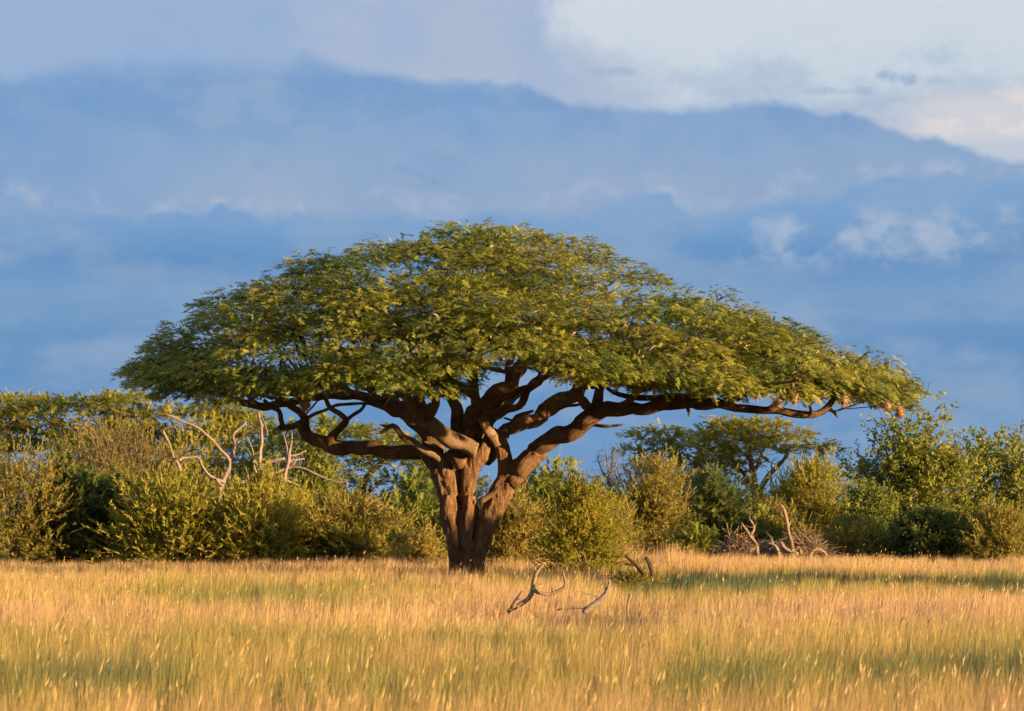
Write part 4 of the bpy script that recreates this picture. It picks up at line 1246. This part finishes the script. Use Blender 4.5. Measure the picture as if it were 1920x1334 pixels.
# ------------------------------------------------------------------ weaver nests
def nest(px, py, rx, ry, dy, label):
    Y = TY + dy
    c = P(px, py, Y)
    a, b = rx / F * Y, ry / F * Y
    root = empty('weaver_nest', c, label, 'nest', 'straw bird nests hanging in the great tree')
    nu, nv = 14, 10
    v = []
    for j in range(nv + 1):
        t = j / nv
        rr = math.sin(math.pi * t) ** 0.75 * (0.55 + 0.45 * t)
        for i in range(nu):
            an = i / nu * 6.2832
            k = 1 + RNG.normal(0, .09)
            v.append((math.cos(an) * rr * a * 1.15 * k, math.sin(an) * rr * a * 1.15 * k, b * (1 - 2 * t) + RNG.normal(0, .01)))
    f = [(j * nu + i, j * nu + (i + 1) % nu, (j + 1) * nu + (i + 1) % nu, (j + 1) * nu + i) for j in range(nv) for i in range(nu)]
    v = np.array(v) + c
    me = raw_mesh('nest_body', v, np.array(f).ravel(), np.full(len(f), 4), tint=np.clip(RNG.normal(.5, .25, len(v)), 0, 1), smooth=False)
    link('nest_body', me, M_NEST, root)
    n = 170
    u = unit(RNG.normal(0, 1, (n, 3)))
    s = c + u * np.array((a, a, b)) * .95
    d = unit(u * .5 + RNG.normal(0, .6, (n, 3)) + np.array((0, 0, -.5))) * RNG.uniform(.04, .12, (n, 1))
    w = unit(np.cross(d, RNG.normal(0, 1, (n, 3)))) * .006
    tr = np.stack([s - w, s + w, s + d], 1)
    o = link('straw', soup('straw', tr, RNG.uniform(.2, 1, n)), M_NEST, root)
    o['kind'] = 'stuff'
    # the twig that it hangs from, up into the crown
    q = min((p for p, r in PADS if p[2] > c[2] + .1), key=lambda p: np.linalg.norm((p - c) * np.array((1, 1, .6))))
    t = Tubes()
    m = (c + q) / 2 + np.array((0, 0, .08))
    t.add([(*(c + np.array((0, 0, b * .8))), .012), (*m, .014), (*q, .016)], sides=5, step=.15, wob=.3, cap=False)
    link('twig', t.mesh('twig'), M_TWIGB, root)


nest(572, 755, 10, 16, -3.4, 'large straw nest hanging under the left half of the great tree crown')
nest(1197, 730, 10, 9, -4.6, 'round straw nest over the thick part of the long right limb')
nest(1222, 698, 7, 13, -4.6, 'straw nest set higher in the leaves, above the round one on the right limb')
nest(1381, 724, 6, 11, -4.6, 'slim straw nest in the leaves midway along the right limb')
nest(1418, 737, 6, 11, -4.6, 'slim straw nest just left of where the right limb thins')
nest(1457, 756, 8, 9, -4.6, 'squat straw nest sitting on the thin outer part of the right limb')
nest(1489, 744, 9, 15, -4.6, 'long shaggy straw nest touching the outer right limb, beside the squat one')
nest(1583, 751, 9, 9, -4.6, 'straw nest right of the upturned tip of the long right limb')
nest(1663, 762, 9, 9, -4.6, 'small straw nest beside the outermost one at the right crown tip')
nest(1687, 773, 9, 12, -4.6, 'outermost straw nest dangling alone at the right tip of the crown')


# ------------------------------------------------------------------ grass
def grass_tint(x, y):
    py = HY + 1.07 * F / y + 9 * fbm(x / 1.3, y / 3.0, 61, 3)
    px = CX + x / y * F
    n = fbm(x / 2.2, y / 5.0, 21, 4)
    m = fbm(x / 0.7, y / 1.6, 31, 3)
    t = 0.20 + 0.32 * n + 0.22 * m

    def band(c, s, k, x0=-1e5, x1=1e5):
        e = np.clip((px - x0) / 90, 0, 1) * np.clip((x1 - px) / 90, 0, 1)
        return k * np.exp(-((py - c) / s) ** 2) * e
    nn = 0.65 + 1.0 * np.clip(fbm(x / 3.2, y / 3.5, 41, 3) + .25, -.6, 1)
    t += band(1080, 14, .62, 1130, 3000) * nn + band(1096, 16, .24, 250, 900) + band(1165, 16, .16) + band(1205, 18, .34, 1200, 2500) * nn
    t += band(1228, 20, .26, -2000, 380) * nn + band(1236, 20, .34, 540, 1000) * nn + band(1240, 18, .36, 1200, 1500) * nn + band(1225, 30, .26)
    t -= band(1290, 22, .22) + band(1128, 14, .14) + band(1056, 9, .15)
    return t, nn


def make_grass():
    n = 610_000
    u = RNG.uniform(0, 1, n)
    y = 10.5 + (84 - 10.5) * u                       # density falls off as 1/y inside a widening wedge
    x = RNG.uniform(-1, 1, n) * (y * 0.2138 * 1.22 + 1.6)
    # tufts: pull two thirds of the blades towards tuft centres
    k = RNG.uniform(0, 1, n) < 0.62
    cell = 0.16 + y * 0.0040
    cxx, cyy = np.round(x / cell), np.round(y / cell)
    hx = np.sin(cxx * 127.1 + cyy * 311.7) * 43758.5453
    hy = np.sin(cxx * 269.5 + cyy * 183.3) * 43758.5453
    tx, ty = (cxx + (hx - np.floor(hx)) - .5) * cell, (cyy + (hy - np.floor(hy)) - .5) * cell
    x = np.where(k, tx + (x - cxx * cell) * .45, x)
    y = np.where(k, ty + (y - cyy * cell) * .45, y)
    hc = np.sin(cxx * 12.9 + cyy * 78.2) * 43758.5453
    hc = hc - np.floor(hc)
    t, nn = grass_tint(x, y)
    t = t + (hc - .5) * .20 + RNG.normal(0, .07, n)
    hgt = (0.27 + 0.17 * hc + 0.10 * fbm(x / 3, y / 4, 77, 3)) * RNG.uniform(.55, 1.25, n)
    hgt *= np.where(t > .6, 1.12, 1.0)
    for fx, fy, fw, fd, fk in ((0.45, 30.4, 1.5, 3.4, .55), (1.25, 30, .9, 3.0, .5), (2.4, 44.2, .9, 2.6, .5)):      # thinner round the fallen wood
        hgt *= 1 - fk * np.exp(-(((x - fx) / fw) ** 4 + ((y - fy) / fd) ** 4))
    # tall golden mound under the right thicket
    mound = np.exp(-(((x - 3.6) / 1.6) ** 2 + ((y - 64.5) / 3.5) ** 2))
    hgt *= 1 + 0.85 * mound
    t = np.clip(t - .2 * mound, 0.0, 1.0)
    # stand back from the trunk
    z = gz(x, y)
    lean = RNG.normal(0, .17, (n, 2)) + np.array((0.11, 0.0))
    w = (0.0018 + y * 0.00016) * RNG.uniform(.6, 1.3, n)
    a = RNG.normal(0, .7, n)
    wx, wy = np.cos(a) * w * .5, np.sin(a) * w * .5
    b0 = np.stack([x - wx, y - wy, z - .02], -1)
    b1 = np.stack([x + wx, y + wy, z - .02], -1)
    tip = np.stack([x + lean[:, 0] * hgt, y + lean[:, 1] * hgt, z + hgt], -1)
    tr = [np.stack([b0, b1, tip], 1)]
    tt = [t]
    # seed heads on one blade in five, largest near the camera
    s = np.where((RNG.uniform(0, 1, n) < np.where(y < 28, .022, np.where(y < 42, .012, .006))) & (t < .75))[0]
    m = len(s)
    hh = hgt[s] * RNG.uniform(1.05, 1.4, m)
    ln = lean[s] + RNG.normal(0, .08, (m, 2))
    top = np.stack([x[s] + ln[:, 0] * hh, y[s] + ln[:, 1] * hh, z[s] + hh], -1)
    dirv = unit(np.stack([ln[:, 0] + .15, ln[:, 1], np.ones(m)], -1))
    sl = RNG.uniform(.045, .10, m)[:, None]
    sw = (0.0022 + y[s] * .00012)[:, None] * RNG.uniform(.7, 1.3, m)[:, None]
    side = np.stack([np.cos(a[s]), np.sin(a[s]), np.zeros(m)], -1)
    mid = top + dirv * sl * .4
    tr.append(np.stack([top, mid + side * sw, top + dirv * sl], 1)); tt.append(np.clip(t[s] * .85 + RNG.normal(0, .06, m), 0, 1))
    tr.append(np.stack([top, top + dirv * sl, mid - side * sw], 1)); tt.append(tt[-1])
    stb = np.stack([x[s], y[s], z[s]], -1)
    ws = side * (w[s] * .35)[:, None]
    tr.append(np.stack([stb - ws, stb + ws, top + dirv * sl * .2], 1)); tt.append(np.clip(t[s] * .6, 0, 1))
    tr, tt = np.concatenate(tr), np.concatenate(tt)
    STATS['tri'] += len(tr)
    tag(link('grass', soup('grass', tr, tt), M_GRASS), 'tall golden savanna grass with green patches', kind='stuff')


make_grass()


# ------------------------------------------------------------------ trees outside the picture that shade the trunk and the grass
def shade(px_m, y_m, hw_m, h_m, label):
    root = bush('leafy_tree', label, 'tree', CX + px_m / y_m * F, y_m, hw_m / y_m * F, HY - (h_m - HCAM) / y_m * F, 'broad', M_GREEN, 80, 26, (.4, .7), .4, .5, .55, crown=True, lo=.1)


sx, sy = to_sun.x / math.cos(SUN_EL), to_sun.y / math.cos(SUN_EL)
shade(-0.9 + sx * 22, TY + sy * 22, 1.35, 2.55, 'leafy tree outside the picture to the right, its shadow on the great trunk')

print('TRIS', STATS['tri'])
